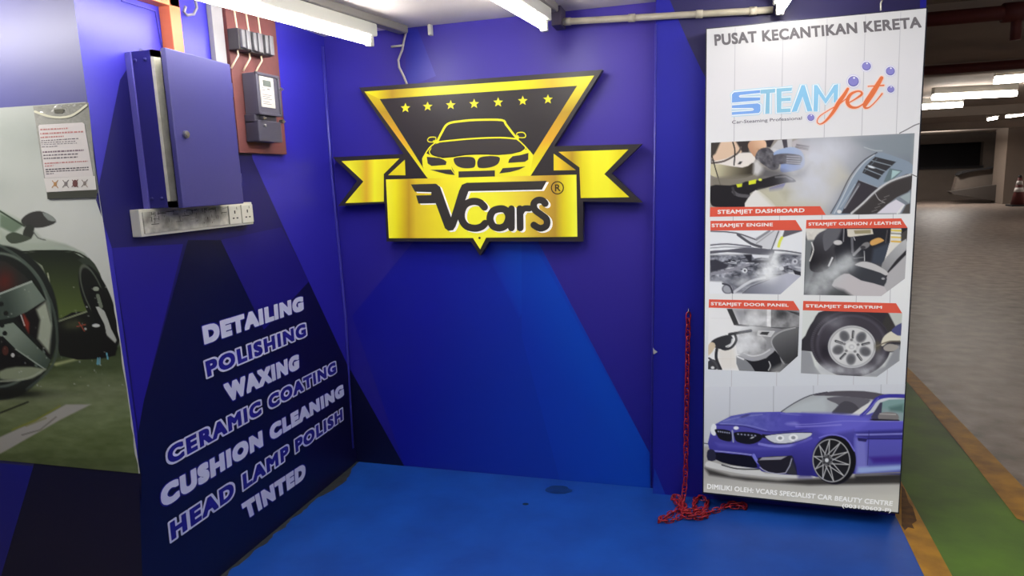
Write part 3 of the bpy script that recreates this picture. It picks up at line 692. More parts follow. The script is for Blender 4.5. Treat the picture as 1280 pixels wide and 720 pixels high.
p.poly([(300, 330), (420, 270), (700, 295), (860, 290), (850, 540), (700, 680), (560, 640), (430, 580), (300, 520)], (150, 150, 152), smooth=2, grad=(((206, 206, 208), (340, 400)), ((110, 110, 112), (760, 500))))
p.poly([(605, 420), (640, 350), (720, 310), (850, 285), (850, 545), (730, 610), (640, 490)], (84, 84, 86), smooth=3, grad=(((110, 110, 112), (700, 350)), ((64, 64, 66), (780, 560))))
p.line([(820, 285), (700, 318), (625, 370), (610, 430), (660, 520), (720, 610)], 12, (174, 174, 176), smooth=4)
p.poly([(490, 315), (635, 318), (600, 365), (480, 350)], (204, 204, 206)); p.poly([(520, 322), (590, 322), (570, 352), (500, 345)], (66, 66, 68)); p.line([(490, 315), (635, 318), (600, 365), (480, 350)], 6, (226, 226, 226), closed=True)
p.poly([(330, 560), (420, 580), (560, 560), (640, 490), (700, 600), (640, 680), (450, 680)], (40, 40, 44), smooth=2); p.line([(350, 530), (430, 560), (520, 545), (605, 490)], 50, (168, 168, 172), smooth=4); p.line([(360, 515), (430, 540), (520, 525), (590, 485)], 12, (214, 214, 216), smooth=4)
p.line([(585, 590), (598, 630), (580, 668)], 9, (206, 206, 206), smooth=3); p.poly([(600, 660), (720, 600), (700, 690), (600, 690)], (130, 130, 130), soft=6)
p.poly([(290, 540), (360, 560), (460, 680), (320, 680)], (136, 138, 142), smooth=2); p.line([(300, 545), (355, 570)], 14, (232, 232, 232))
p.speck(110, 9, 14, pts=[(300, 320), (480, 320), (560, 400), (560, 500), (380, 530), (290, 500)])
p.poly([(60, 420), (120, 375), (230, 350), (260, 400), (200, 470), (110, 470)], (58, 58, 62), smooth=3); p.line([(230, 345), (290, 335), (420, 312)], 26, (62, 62, 66), smooth=3); p.line([(280, 350), (290, 400), (250, 460), (190, 480), (150, 465)], 22, (54, 54, 58), smooth=4); p.line([(200, 455), (245, 430), (255, 390)], 14, (214, 214, 214), smooth=3)
p.poly([(40, 440), (75, 415), (105, 450), (40, 540)], (214, 196, 168), smooth=2); p.line([(115, 480), (110, 560), (150, 660)], 26, (54, 54, 58), smooth=4); p.ell((75, 625), 50, 55, (66, 66, 70)); p.ell((78, 645), 16, 12, (226, 226, 226))
p.line([(45, 560), (100, 600), (130, 660)], 18, (80, 80, 84), smooth=3)
for i, (c, rx, ry, a) in enumerate((((420, 230), 80, 80, .8), ((370, 370), 80, 40, .9), ((350, 470), 80, 80, .7), ((450, 440), 80, 50, .4), ((340, 290), 80, 30, .6))): p.cloud(c, rx, ry, (236, 238, 240), a, seed=80+i, rough=.7, scale=6)
dr = p.build('printed_photo', LB, M_print, lb, [c5(q) for q in ((42, 103), (862, 128), (845, 540), (680, 688), (36, 660))], .0024)
tag(dr, 'photo of a hand steaming a car door panel')
caption(dr, c5, [(45, 30), (805, 45), (860, 130), (42, 105)], 'STEAMJET DOOR PANEL', ((62, 54), (762, 70), (762, 105), (62, 92)))
# photo: wheel rim
c6 = frame(995, 370, 6.857)
p = Paint(1000, 386, 1130, 474, STEP, (222, 226, 222), c6)
p.poly([(50, 470), (80, 340), (150, 210), (260, 120), (760, 130), (840, 230), (860, 330), (860, 480)], (58, 56, 62), smooth=3)
p.poly([(790, 140), (912, 148), (905, 240), (850, 260)], (200, 204, 196), soft=2); p.poly([(780, 150), (850, 260), (800, 330), (740, 240)], (66, 64, 62), soft=3)
p.poly([(40, 465), (125, 480), (160, 600), (220, 680), (40, 665)], (156, 158, 162), soft=2); p.poly([(860, 420), (900, 420), (890, 560), (700, 695), (560, 690), (760, 600)], (150, 152, 156), soft=4)
p.ell((470, 410), 345, 285, (72, 68, 76), rot=.05); p.ell((475, 415), 300, 255, (84, 80, 90), inner=.93, rot=.05, soft=2); p.ell((478, 415), 330, 275, (60, 57, 64), inner=.95, soft=2)
p.cloud((320, 220), 120, 70, (150, 150, 158), .6, 33); p.cloud((250, 480), 60, 90, (40, 38, 44), .7, 34); p.line([(190, 330), (240, 250), (350, 190)], 12, (130, 128, 136), smooth=3, a=.6)
for i in range(26):
    a = 2.6+i*.06; p.line([(470+322*math.cos(a), 412+266*math.sin(a)), (470+346*math.cos(a), 412+286*math.sin(a))], 4, (108, 104, 112), a=.6)
p.ell((480, 435), 206, 182, (196, 196, 198)); p.ell((480, 435), 194, 171, (172, 172, 174)); p.ell((480, 435), 186, 163, (216, 216, 216))
for i in range(5):
    a = -1.5+i*2*math.pi/5; b = a+math.pi/5
    p.ell((480+122*math.cos(b), 435+107*math.sin(b)), 50, 42, (132, 132, 136), rot=b, soft=2.0); p.ell((480+124*math.cos(b), 437+109*math.sin(b)), 38, 30, (100, 100, 104), rot=b, soft=2.5)
    p.line([(480+92*math.cos(a), 435+80*math.sin(a)), (480+150*math.cos(a), 435+131*math.sin(a))], 22, (86, 86, 90)); p.line([(480+96*math.cos(a)+6, 435+84*math.sin(a)+4), (480+150*math.cos(a)+6, 435+131*math.sin(a)+4)], 6, (170, 170, 172))
p.ell((472, 432), 66, 56, (208, 208, 208)); p.ell((472, 432), 46, 40, (226, 226, 224)); p.ell((476, 436), 26, 22, (200, 200, 200)); p.ell((478, 438), 14, 12, (222, 222, 222))
for a in (-1.5, -.25, 1.0, 2.3, 3.5): p.ell((472+62*math.cos(a), 430+54*math.sin(a)), 13, 11, (130, 130, 132))
p.poly([(730, 400), (760, 340), (830, 300), (890, 340), (890, 380), (800, 390), (740, 430)], (226, 220, 200), smooth=3); p.poly([(820, 290), (905, 230), (900, 340), (840, 320)], (84, 86, 130), smooth=2); p.poly([(750, 440), (800, 410), (880, 430), (840, 470), (770, 470)], (170, 164, 156), smooth=3)
p.ell((700, 430), 26, 40, (96, 92, 76), soft=4, a=.8); p.line([(690, 430), (800, 390), (890, 390)], 12, (120, 112, 100), smooth=3)
for i, (c, rx, ry, a) in enumerate((((330, 640), 150, 60, .8), ((600, 640), 160, 60, .7), ((720, 540), 60, 70, .4), ((230, 620), 60, 50, .5))): p.cloud(c, rx, ry, (196, 198, 202), a, seed=95+i, rough=.7, scale=9)
rim = p.build('printed_photo', LB, M_print, lb, [c6(q) for q in ((58, 120), (912, 146), (888, 555), (690, 695), (40, 662))], .0024)
tag(rim, 'photo of an alloy wheel being steamed')
caption(rim, c6, [(62, 42), (857, 62), (910, 148), (58, 122)], 'STEAMJET SPORTRIM', ((83, 70), (738, 85), (736, 117), (84, 105)))
# picture of the blue car
a7, a8 = frame(875, 480, 5.143), frame(995, 480, 5.143)
p = Paint(878, 476, 1132, 646, STEP, (206, 208, 212), a7)
p.poly([(-10, -30), (1400, -30), (1400, 500), (-10, 500)], (0, 0, 0), grad=(((214, 217, 224), (300, -20)), ((190, 194, 200), (300, 380))))
p.poly([(-10, 400), (60, 400), (1400, 480), (1400, 900), (-10, 900)], (176, 174, 168), soft=3, grad=(((166, 164, 160), (300, 560)), ((204, 202, 192), (300, 760))))
for x0 in (192, 474): p.line([(x0, -20), (x0-2, 220)], 3, (150, 152, 160))
p.line([(15, 345), (60, 345)], 14, (196, 200, 200)); p.line([(15, 380), (60, 385)], 6, (60, 62, 70))
p.poly([(30, 540), (200, 590), (500, 620), (720, 610), (1300, 590), (1300, 640), (700, 650), (300, 622), (60, 585)], (62, 60, 58), soft=4)
p.speck(14, 10, 55, sx=.15, pts=[(-10, 600), (1400, 600), (1400, 900), (-10, 900)])
p.fr = a8
for x0, x1 in ((112, 112), (548, 546)): p.line([(x0, -20), (x1, 60)], 3, (160, 162, 168))
# body
p.fr = a7
BL, BD, BH = (66, 62, 158), (38, 34, 104), (132, 130, 214)
p.poly([(95, 260), (200, 205), (330, 182), (520, 178), (720, 182), (1040, 200), (1080, 196), (1190, 150), (1200, 200), (1340, 200), (1340, 585), (1010, 575), (720, 600), (560, 590), (390, 560), (150, 500), (70, 460), (50, 380), (70, 300)], BL, smooth=0, grad=(((92, 88, 176), (500, 190)), ((48, 44, 128), (500, 560))))
p.poly([(110, 258), (220, 206), (340, 186), (520, 182), (700, 186), (860, 200), (1000, 205), (900, 250), (720, 290), (520, 308), (420, 300), (280, 268)], (84, 82, 168), smooth=3, grad=(((100, 104, 180), (200, 220)), ((78, 70, 178), (800, 230))))
p.speck(24, 5, 61, pts=[(140, 200), (520, 185), (520, 290), (140, 250)])
p.poly([(560, 250), (720, 235), (860, 235), (700, 268), (580, 265)], (150, 148, 222), soft=4, a=.7, smooth=3)
p.line([(110, 262), (280, 272), (420, 306), (560, 304), (730, 285)], 5, (48, 44, 112), smooth=4); p.line([(130, 254), (300, 264), (430, 298)], 4, (150, 150, 214), a=.7, smooth=3)
p.line([(520, 188), (640, 200), (800, 196)], 6, (150, 150, 214), a=.45, smooth=3); p.line([(150, 240), (260, 212), (400, 196)], 7, (150, 152, 206), a=.5, smooth=3); p.poly([(100, 378), (350, 402), (600, 398), (715, 372), (700, 400), (560, 420), (380, 425), (120, 405)], (118, 116, 206), soft=4, a=.55)
p.poly([(600, 440), (715, 400), (720, 585), (640, 580)], (44, 40, 112), soft=7, a=.7)
p.ell((290, 205), 34, 8, (66, 62, 120), a=.7, rot=-.3)
# front end
p.poly([(70, 280), (85, 255), (105, 270), (100, 330), (72, 320)], (226, 230, 236), smooth=2)
p.poly([(100, 290), (190, 300), (205, 340), (195, 370), (130, 355), (105, 320)], (26, 26, 34), smooth=3); p.poly([(225, 310), (330, 310), (400, 330), (385, 365), (320, 388), (240, 372), (222, 340)], (26, 26, 34), smooth=3)
for i in range(6): p.ell((118+14*i, 305+2*i), 5, 5, (150, 154, 178)); p.ell((245+22*i, 322+2*i), 6, 5, (146, 150, 176))
p.line([(208, 300), (214, 372)], 9, (156, 160, 190)); p.ell((232, 283), 17, 11, (230, 232, 240)); p.ell((336, 345), 14, 4, (200, 204, 214), rot=-.4)
p.poly([(400, 322), (440, 326), (430, 350), (395, 345)], (30, 30, 40))
p.poly([(418, 335), (560, 318), (660, 310), (722, 318), (680, 350), (580, 378), (480, 378)], (206, 210, 216), smooth=2); p.ell((515, 348), 26, 20, (240, 242, 244)); p.ell((600, 345), 30, 22, (240, 242, 244)); p.ell((515, 348), 13, 10, (150, 154, 160)); p.ell((600, 345), 14, 11, (150, 154, 160)); p.line([(425, 350), (480, 382), (590, 380), (690, 350)], 7, (70, 70, 96), smooth=3); p.line([(420, 330), (560, 314), (720, 312)], 5, (48, 46, 80), smooth=3)
p.poly([(90, 380), (200, 390), (340, 400), (560, 400), (700, 380), (720, 430), (560, 440), (380, 450), (200, 430), (95, 420)], (70, 66, 160), soft=8, a=.6); p.line([(380, 385), (480, 400), (600, 392), (715, 350)], 16, (140, 140, 220), smooth=3, a=.8)
p.line([(90, 430), (200, 440), (330, 455)], 8, (140, 140, 206), smooth=3)
p.poly([(95, 440), (200, 450), (330, 465), (365, 520), (350, 540), (200, 520), (100, 485)], (20, 20, 34), smooth=2)
p.poly([(60, 420), (95, 430), (100, 490), (50, 490), (45, 440)], (40, 40, 60), smooth=2)
p.line([(345, 458), (370, 500), (420, 525)], 20, (120, 122, 210), smooth=3)
p.poly([(375, 475), (560, 462), (600, 470), (625, 580), (560, 578), (440, 570), (390, 530)], (36, 34, 44), smooth=2); p.poly([(400, 472), (560, 464), (520, 486), (380, 490)], (156, 154, 162)); p.poly([(585, 475), (625, 585), (550, 575)], (52, 52, 60)); p.line([(385, 535), (440, 568), (550, 572), (590, 480)], 6, (170, 170, 190), smooth=2)
p.poly([(35, 510), (60, 495), (150, 520), (380, 545), (420, 575), (720, 590), (720, 606), (500, 600), (280, 580), (120, 550), (40, 530)], (208, 208, 206), smooth=2); p.line([(140, 520), (240, 545), (380, 548)], 8, (60, 60, 62), smooth=3)
# cabin
p.fr = a8
p.poly([(-95, 180), (0, 115), (100, 70), (240, 48), (430, 46), (560, 66), (470, 130), (440, 200), (200, 195), (0, 182)], (176, 180, 184), smooth=2)
p.poly([(100, 70), (250, 46), (440, 46), (570, 66), (740, 74), (740, 94), (560, 84), (500, 100), (320, 80), (180, 76)], (90, 86, 94), smooth=2)
p.line([(-95, 178), (-10, 122), (90, 74), (200, 52)], 6, (62, 60, 70), smooth=3)
p.poly([(200, 90), (310, 80), (480, 100), (420, 150), (370, 190), (230, 190), (280, 140), (220, 110)], (104, 102, 110), smooth=2); p.poly([(250, 160), (310, 110), (380, 130), (400, 180), (240, 188)], (72, 70, 78), smooth=3, a=.8)
p.poly([(-60, 165), (10, 130), (180, 80), (200, 150), (190, 185), (-60, 180)], (192, 200, 202), soft=6, a=.7)
p.poly([(350, 200), (420, 150), (505, 98), (470, 150), (435, 205)], (222, 222, 220)); p.line([(420, 205), (470, 160), (520, 96), (600, 76), (740, 80)], 24, BL, smooth=3); p.line([(436, 196), (480, 150), (530, 92)], 6, (120, 118, 200), smooth=3)
p.poly([(480, 215), (540, 120), (600, 100), (740, 95), (740, 236), (520, 238)], (128, 160, 158), smooth=0); p.poly([(480, 215), (540, 120), (556, 118), (545, 235), (500, 236)], (70, 68, 90)); p.poly([(600, 150), (690, 130), (690, 180), (600, 180)], (90, 120, 116), soft=5); p.poly([(560, 160), (690, 190), (690, 236), (560, 236)], (150, 160, 166), soft=5, a=.7)
p.poly([(530, 200), (560, 182), (640, 186), (662, 215), (640, 232), (540, 230)], (128, 124, 124), smooth=3); p.line([(480, 228), (660, 234)], 10, (40, 38, 50)); p.line([(540, 192), (640, 196)], 8, (178, 176, 174), a=.8)
# flank
p.poly([(380, 240), (690, 240), (690, 580), (380, 580), (370, 420)], (76, 74, 166), soft=2, grad=(((96, 92, 196), (500, 250)), ((80, 80, 160), (500, 570))))
p.poly([(40, 190), (430, 206), (470, 240), (400, 290), (300, 310), (180, 330), (130, 305), (30, 285)], (84, 78, 180), smooth=2, soft=6, grad=(((80, 74, 172), (100, 220)), ((106, 102, 206), (260, 290))))
p.line([(0, 260), (140, 255), (300, 238), (460, 240), (690, 240)], 5, (140, 138, 220), smooth=3, a=.8); p.line([(0, 275), (150, 270), (290, 262)], 10, (150, 146, 226), smooth=3, a=.6)
p.poly([(380, 310), (460, 302), (690, 292), (690, 352), (470, 352), (400, 340)], (58, 54, 134), soft=4); p.line([(390, 325), (480, 325), (690, 320)], 12, (150, 150, 226), smooth=2, a=.7); p.line([(460, 352), (690, 352)], 6, (40, 36, 96))
p.poly([(380, 350), (450, 370), (460, 560), (385, 570)], (130, 130, 206), soft=6, a=.8); p.poly([(395, 345), (460, 352), (450, 372), (400, 365)], (44, 40, 96)); p.line([(470, 300), (460, 520)], 4, (50, 46, 110))
p.poly([(470, 470), (690, 460), (690, 505), (500, 508)], (64, 44, 140), soft=5); p.poly([(400, 535), (690, 520), (690, 552), (420, 575), (390, 570)], (150, 170, 220), soft=4); p.line([(385, 582), (690, 568)], 10, (120, 118, 126))
p.poly([(380, 590), (690, 580), (690, 610), (380, 625)], (52, 50, 50), soft=4)
p.poly([(0, 372), (60, 362), (150, 325), (170, 330), (110, 420), (98, 600), (20, 600), (-30, 420)], (52, 46, 130), soft=7, a=.9, grad=(((80, 74, 174), (80, 350)), ((46, 42, 116), (50, 560))))
# wheel
p.ell((246, 488), 140, 158, (30, 28, 40), rot=-.12, soft=1.2); p.ell((252, 490), 128, 148, (24, 24, 28), rot=-.12); p.ell((228, 492), 122, 140, (168, 168, 170), rot=-.12); p.ell((228, 492), 115, 133, (34, 34, 38), rot=-.12)
p.line([(150, 345), (230, 325), (320, 350), (375, 430)], 9, (120, 116, 210), smooth=3)
cx_, cy_ = 200, 490
for i in range(10):
    a = i*math.pi/5+.2; e = (228+113*math.cos(a), 492+131*math.sin(a))
    for d in (-.32, .32):
        b = a+d*1.6; p.line([(cx_+30*math.cos(b), cy_+34*math.sin(b)), e], 6, (186, 186, 188))
p.ell((cx_, cy_), 34, 38, (110, 110, 112)); p.ell((cx_, cy_), 24, 26, (70, 70, 74)); p.ell((cx_-2, cy_), 12, 13, (214, 216, 220))
for i in range(5): a = i*1.256; p.ell((cx_+26*math.cos(a), cy_+29*math.sin(a)), 5, 5, (30, 30, 34))
p.fr = None
carp = p.build('car_picture', LB, M_print, lb, [(880.5, 484), (1131.6, 480), (1122.6, 640), (879.6, 614.6)], .0018)
tag(carp, 'picture of a blue sports coupe on a grey floor')
F7 = frame(860, 470, 3.79)
k = Ink(LB, F7, .003); k.text('DIMILIKI OLEH: VCARS SPECIALIST CAR BEAUTY CENTRE', (91, 510), (972, 593), (968, 616), (90, 534), (246, 246, 244), dil=.028, space=1.04)
k.text('(003120603-P)', (731, 604), (964, 628), (961, 651), (730, 627), (246, 246, 244), dil=.014)
k.build('owner_text', M_print, carp)
# hook and hanging wire on top of the box
tube('hanging_hook', [LB.at(1101, 13, -.03), LB.at(1101, 4, -.03), LB.at(1103, 0, -.06)], .003, M_whiteplastic, lb, 8)

# ------------------------------------------------------------------ cut-out logo sign on the back wall
SY = 3.03
SG = Plane('Y', SY)
s3, v3, g3 = frame(410, 60, 2.666), frame(480, 200, 4.923), frame(520, 130, 7.2)
sign = thing('logo_sign', 'black and gold cut-out shield sign with a car and ribbon on the back wall', 'sign', (-1.02, 3.06, 1.17))
sil = [(103, 132), (915, 72), (754, 327), (1046, 320), (945, 418), (1047, 515), (850, 512), (850, 645), (537, 645), (507, 692), (476, 645), (195, 645), (190, 518), (33, 527), (97, 443), (15, 364), (252, 353)]
ft = [SG.at(*s3(p_)) for p_ in sil]
M_board = mat('black_sign_board', (46, 42, 44), .35)
prism('backing_board', ft, [p_+np.array([0, .042, 0]) for p_ in ft], M_board, sign)
for x, z in ((-1.4, 1.8), (-.7, 1.8), (-1.25, 1.3), (-.75, 1.3)): boxes('wall_spacer', [((x, SY+.04, z), (x+.03, YB-.003, z+.03))], M_black, sign)
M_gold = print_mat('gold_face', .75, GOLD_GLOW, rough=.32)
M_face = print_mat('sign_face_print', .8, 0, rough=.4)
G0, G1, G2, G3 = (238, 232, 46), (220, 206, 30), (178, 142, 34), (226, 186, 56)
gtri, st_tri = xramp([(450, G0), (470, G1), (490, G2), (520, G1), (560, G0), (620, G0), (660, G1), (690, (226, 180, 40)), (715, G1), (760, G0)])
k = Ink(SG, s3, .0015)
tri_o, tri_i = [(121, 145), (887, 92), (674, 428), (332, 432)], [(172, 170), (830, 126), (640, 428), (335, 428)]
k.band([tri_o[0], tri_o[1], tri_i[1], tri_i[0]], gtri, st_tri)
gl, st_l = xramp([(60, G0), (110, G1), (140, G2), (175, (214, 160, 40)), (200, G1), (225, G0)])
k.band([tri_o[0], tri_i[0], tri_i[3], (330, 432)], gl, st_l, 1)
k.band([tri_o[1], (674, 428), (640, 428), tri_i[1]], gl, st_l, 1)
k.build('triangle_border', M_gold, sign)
# gold car front
k = Ink(SG, g3, .0022); Y1 = (232, 224, 44)
k.poly([(55, 490), (95, 445), (150, 470), (230, 488), (330, 480), (440, 462), (540, 456), (640, 456), (740, 460), (860, 450), (960, 425), (1000, 405), (1025, 420), (1055, 470), (1020, 640), (960, 660), (110, 680), (60, 560)], Y1)
for pts, w, sm in [([(190, 340), (230, 260), (285, 180), (400, 155), (560, 143), (770, 145), (810, 185), (860, 250), (905, 305)], 20, 4),
                   ([(170, 345), (320, 328), (540, 310), (760, 303), (920, 315)], 14, 4),
                   ([(185, 340), (120, 395), (60, 490)], 11, 3), ([(905, 310), (975, 375), (1050, 460)], 11, 3),
                   ([(205, 345), (150, 385), (120, 430), (150, 468), (230, 488)], 9, 4), ([(910, 320), (960, 360), (985, 400), (930, 440), (860, 455)], 9, 4)]:
    k.stroke(pts, w, Y1, smooth=sm)
k.stroke([(175, 300), (125, 300), (105, 320), (112, 338), (150, 342), (175, 325)], 9, Y1, closed=True, smooth=3); k.stroke([(910, 262), (960, 255), (985, 275), (980, 300), (935, 302), (910, 290)], 9, Y1, closed=True, smooth=3)
k.poly([(150, 330), (190, 320), (195, 350), (160, 355)], Y1); k.poly([(890, 295), (920, 280), (930, 305), (900, 320)], Y1)
car = k.build('car_emblem', M_gold, sign)
k = Ink(SG, g3, .0030); BK = (64, 58, 58)
k.poly([(135, 410), (200, 352), (540, 325), (760, 318), (900, 326), (968, 390), (940, 420), (860, 445), (740, 455), (620, 446), (480, 448), (340, 468), (240, 476), (160, 455)], BK, smooth=3)
k.poly([(97, 475), (210, 485), (250, 500), (275, 520), (268, 548), (140, 558), (105, 535)], BK); k.poly([(838, 500), (870, 470), (940, 460), (1012, 440), (1010, 500), (980, 520), (830, 530)], BK)
k.poly([(338, 500), (360, 482), (440, 475), (510, 480), (535, 510), (530, 560), (500, 576), (420, 576), (360, 550)], BK, smooth=3); k.poly([(555, 510), (580, 480), (660, 468), (740, 475), (755, 500), (730, 545), (660, 572), (570, 575), (552, 545)], BK, smooth=3)
k.poly([(125, 592), (315, 590), (350, 640), (270, 630)], BK); k.poly([(318, 560), (350, 625), (330, 600)], BK); k.poly([(780, 578), (985, 562), (930, 590), (850, 612), (750, 625)], BK)
k.poly([(383, 607), (710, 597), (710, 652), (383, 662)], BK)
k.build('car_openings', M_face, car)
for cx, cy in ((258, 200), (332, 195), (409, 190), (487, 186), (567, 181), (649, 176), (733, 171)):
    k = Ink(SG, s3, .0022)
    k.poly([(cx+(17 if i % 2 == 0 else 7.5)*math.sin(i*math.pi/5), cy-(17 if i % 2 == 0 else 7.5)*math.cos(i*math.pi/5)) for i in range(10)], (232, 222, 46)); k.build('star', M_gold, sign)
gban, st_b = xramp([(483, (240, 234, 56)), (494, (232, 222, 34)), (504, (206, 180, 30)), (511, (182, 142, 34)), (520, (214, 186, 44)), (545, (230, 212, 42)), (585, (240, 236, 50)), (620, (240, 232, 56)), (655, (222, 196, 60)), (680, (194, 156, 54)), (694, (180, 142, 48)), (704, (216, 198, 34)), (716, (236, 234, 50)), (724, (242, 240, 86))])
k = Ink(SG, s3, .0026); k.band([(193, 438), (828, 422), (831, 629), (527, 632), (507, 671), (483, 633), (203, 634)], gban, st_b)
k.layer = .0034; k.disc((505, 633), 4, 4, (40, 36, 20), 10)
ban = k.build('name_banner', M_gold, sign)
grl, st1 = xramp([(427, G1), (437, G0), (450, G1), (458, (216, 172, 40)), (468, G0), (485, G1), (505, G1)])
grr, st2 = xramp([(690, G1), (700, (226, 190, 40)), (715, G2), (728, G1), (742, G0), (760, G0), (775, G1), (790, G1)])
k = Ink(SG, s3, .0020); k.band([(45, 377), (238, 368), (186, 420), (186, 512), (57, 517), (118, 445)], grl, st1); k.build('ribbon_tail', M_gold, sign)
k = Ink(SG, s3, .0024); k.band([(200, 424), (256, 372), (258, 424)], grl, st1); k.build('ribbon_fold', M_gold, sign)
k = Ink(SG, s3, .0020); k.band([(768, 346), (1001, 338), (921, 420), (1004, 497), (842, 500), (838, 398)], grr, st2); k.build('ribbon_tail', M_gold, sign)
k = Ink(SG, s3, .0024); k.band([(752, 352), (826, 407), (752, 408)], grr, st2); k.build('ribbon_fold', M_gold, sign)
def vletters(k, col, dx=0, dy=0):
    A = lambda pts: [(x+dx, y_+dy, *r) for x, y_, *r in pts]
    k.poly(A([(165, 150), (320, 146), (345, 165), (412, 352), (462, 190), (480, 152), (510, 140), (1002, 128), (972, 182), (520, 192), (440, 410), (425, 432), (395, 436), (375, 420), (318, 266), (212, 268), (197, 218), (290, 216), (292, 198), (190, 195)]), col)
    k.layer += 3e-5; k.stroke(A([(618, 290), (590, 262), (545, 255), (500, 275), (478, 320), (480, 370), (510, 408), (560, 420), (600, 410), (622, 390)]), 44, col, smooth=4)
    k.layer += 3e-5; k.stroke(A([(768, 350), (750, 310), (716, 300), (670, 315), (652, 360), (670, 405), (712, 418), (750, 400)]), 44, col, smooth=4, closed=True)
    k.layer += 3e-5; k.stroke(A([(784, 300), (784, 418)]), 42, col); k.layer += 3e-5; k.stroke(A([(836, 300), (838, 418)]), 42, col); k.layer += 3e-5; k.stroke(A([(838, 330), (860, 300), (895, 298)]), 38, col, smooth=4)
    k.layer += 3e-5; k.stroke(A([(992, 268), (975, 250), (945, 248), (922, 268), (928, 305), (965, 335), (1000, 365), (998, 405), (960, 420), (922, 400)]), 42, col, smooth=4)
k = Ink(SG, v3, .0034); vletters(k, (250, 248, 240), 13, 8); k.build('letter_highlight', M_gold, ban)
k = Ink(SG, v3, .0042); vletters(k, (62, 58, 54)); tag(k.build('name_lettering', M_face, ban), 'dark stylised lettering reading Vcars')
k = Ink(SG, v3, .0034); k.stroke([(1067+37*math.cos(i*.314), 171+38*math.sin(i*.314)) for i in range(20)], 7, (70, 50, 20), closed=True); k.text('R', (1052, 150), (1086, 149), (1087, 192), (1052, 193), (70, 50, 20), dil=.02); k.build('registered_mark', M_face, ban)
# cable feeding the sign
tube('sign_cable', [onY(*p_, 3.075) for p_ in ((508, 38.5), (505, 50), (503, 62), (498, 75), (499, 84), (505, 96), (509, 106))], .0055, mat('white_cable', (190, 184, 176), .5), None)
o = bpy.data.objects['sign_cable']; tag(o, 'thin white cable dropping from the ceiling duct to the gold sign', 'cable'); rebase(o, (-1.38, 3.075, 1.97))

# ------------------------------------------------------------------ fluorescent tubes of the bay
M_duct = mat('grey_duct', (128, 124, 120), .5)
def bay_light(label, end, start, ext=.27):
    e, s_ = Vector((*end, 0)), Vector((*start, 0)); d = (e-s_).normalized(); n = Vector((-d.y, d.x, 0))
    t = thing('fluorescent_light', label, 'ceiling light', (*((e+s_)/2).xy, ZC), 'tubes over the painted bay')
    def bar(name, a, b, hw, z0, z1, m, bev=.003):
        bm = bmesh.new(); vs = []
        for p_ in (a-n*hw, b-n*hw, b+n*hw, a+n*hw): vs.append((p_.x, p_.y))
        lo = [bm.verts.new((x, y_, z0)) for x, y_ in vs]; hi = [bm.verts.new((x, y_, z1)) for x, y_ in vs]
        bm.faces.new(lo[::-1]); bm.faces.new(hi)
        for i in range(4): bm.faces.new((lo[i], lo[(i+1) % 4], hi[(i+1) % 4], hi[i]))
        bmesh.ops.bevel(bm, geom=bm.edges[:], offset=bev, segments=2, affect='EDGES')
        return bm_obj(name, bm, m, t)
    bar('batten', s_-d*.03, e+d*.03, .024, 2.134, 2.186, M_batten)
    z = Vector((0, 0, 2.108))
    for p_ in (s_, e): bar('lamp_holder', p_-d*.012+d*0, p_+d*.014, .014, 2.09, 2.136, M_whiteplastic, .002)
    tube('tube', [s_+z+d*.01, e+z-d*.004], .0135, M_tube, t, 14)
    bar('ceiling_duct', s_-d*.3, e+d*ext, .026, 2.188, 2.2215, M_duct)
    return t
bay_light('lit fluorescent tube over the left wall, above the meter and cabinet', (-1.406, 2.78), (-1.606, 1.58))
bay_light('lit fluorescent tube over the middle of the back wall, above the gold sign', (-.635, 2.82), (-.758, 1.62), .12)
bay_light('lit fluorescent tube above the light box, only its tip in view', (.281, 2.936), (.337, 1.74))
# conduit along the back wall
M_pvc = mat('old_pvc_pipe', (176, 168, 150), .5, vary=.2, vscale=14)
pts = [onY(700, 27.5, 3.0), onY(955, 13, 3.0)]
cp = thing('conduit_pipe', 'beige plastic conduit pipe running along the top of the back wall', 'pipe', pts[0])
a, b = Vector(pts[0]), Vector(pts[1])
tube('pipe', [a, b, b+(b-a)*.04], .0135, M_pvc, cp, 12)
for f_ in (.04, .37, .70, .95): q_ = a+(b-a)*f_; d_ = (b-a).normalized(); tube('coupling', [q_-d_*.014, q_+d_*.014], .0165, M_pvc, cp, 12)
boxes('end_box', [((a.x-.03, 2.96, a.z-.02), (a.x+.012, 3.07, a.z+.06))], mat('dark_junction_box', (70, 62, 84), .6), cp, .003)
# ceiling-edge clip and bracket above the sign
boxes('ceiling_clip', [((-1.245, 3.06, 2.175), (-1.23, 3.088, 2.222))], M_whiteplastic); tag(bpy.data.objects['ceiling_clip'], 'small white clip at the ceiling edge above the gold sign', 'clip')
tube('cable_spur', [onY(489, 58.5, 3.07), onY(505, 56.5, 3.075)], .005, M_whiteplastic); tag(bpy.data.objects['cable_spur'], 'short white stub sticking out beside the sign cable', 'cable')

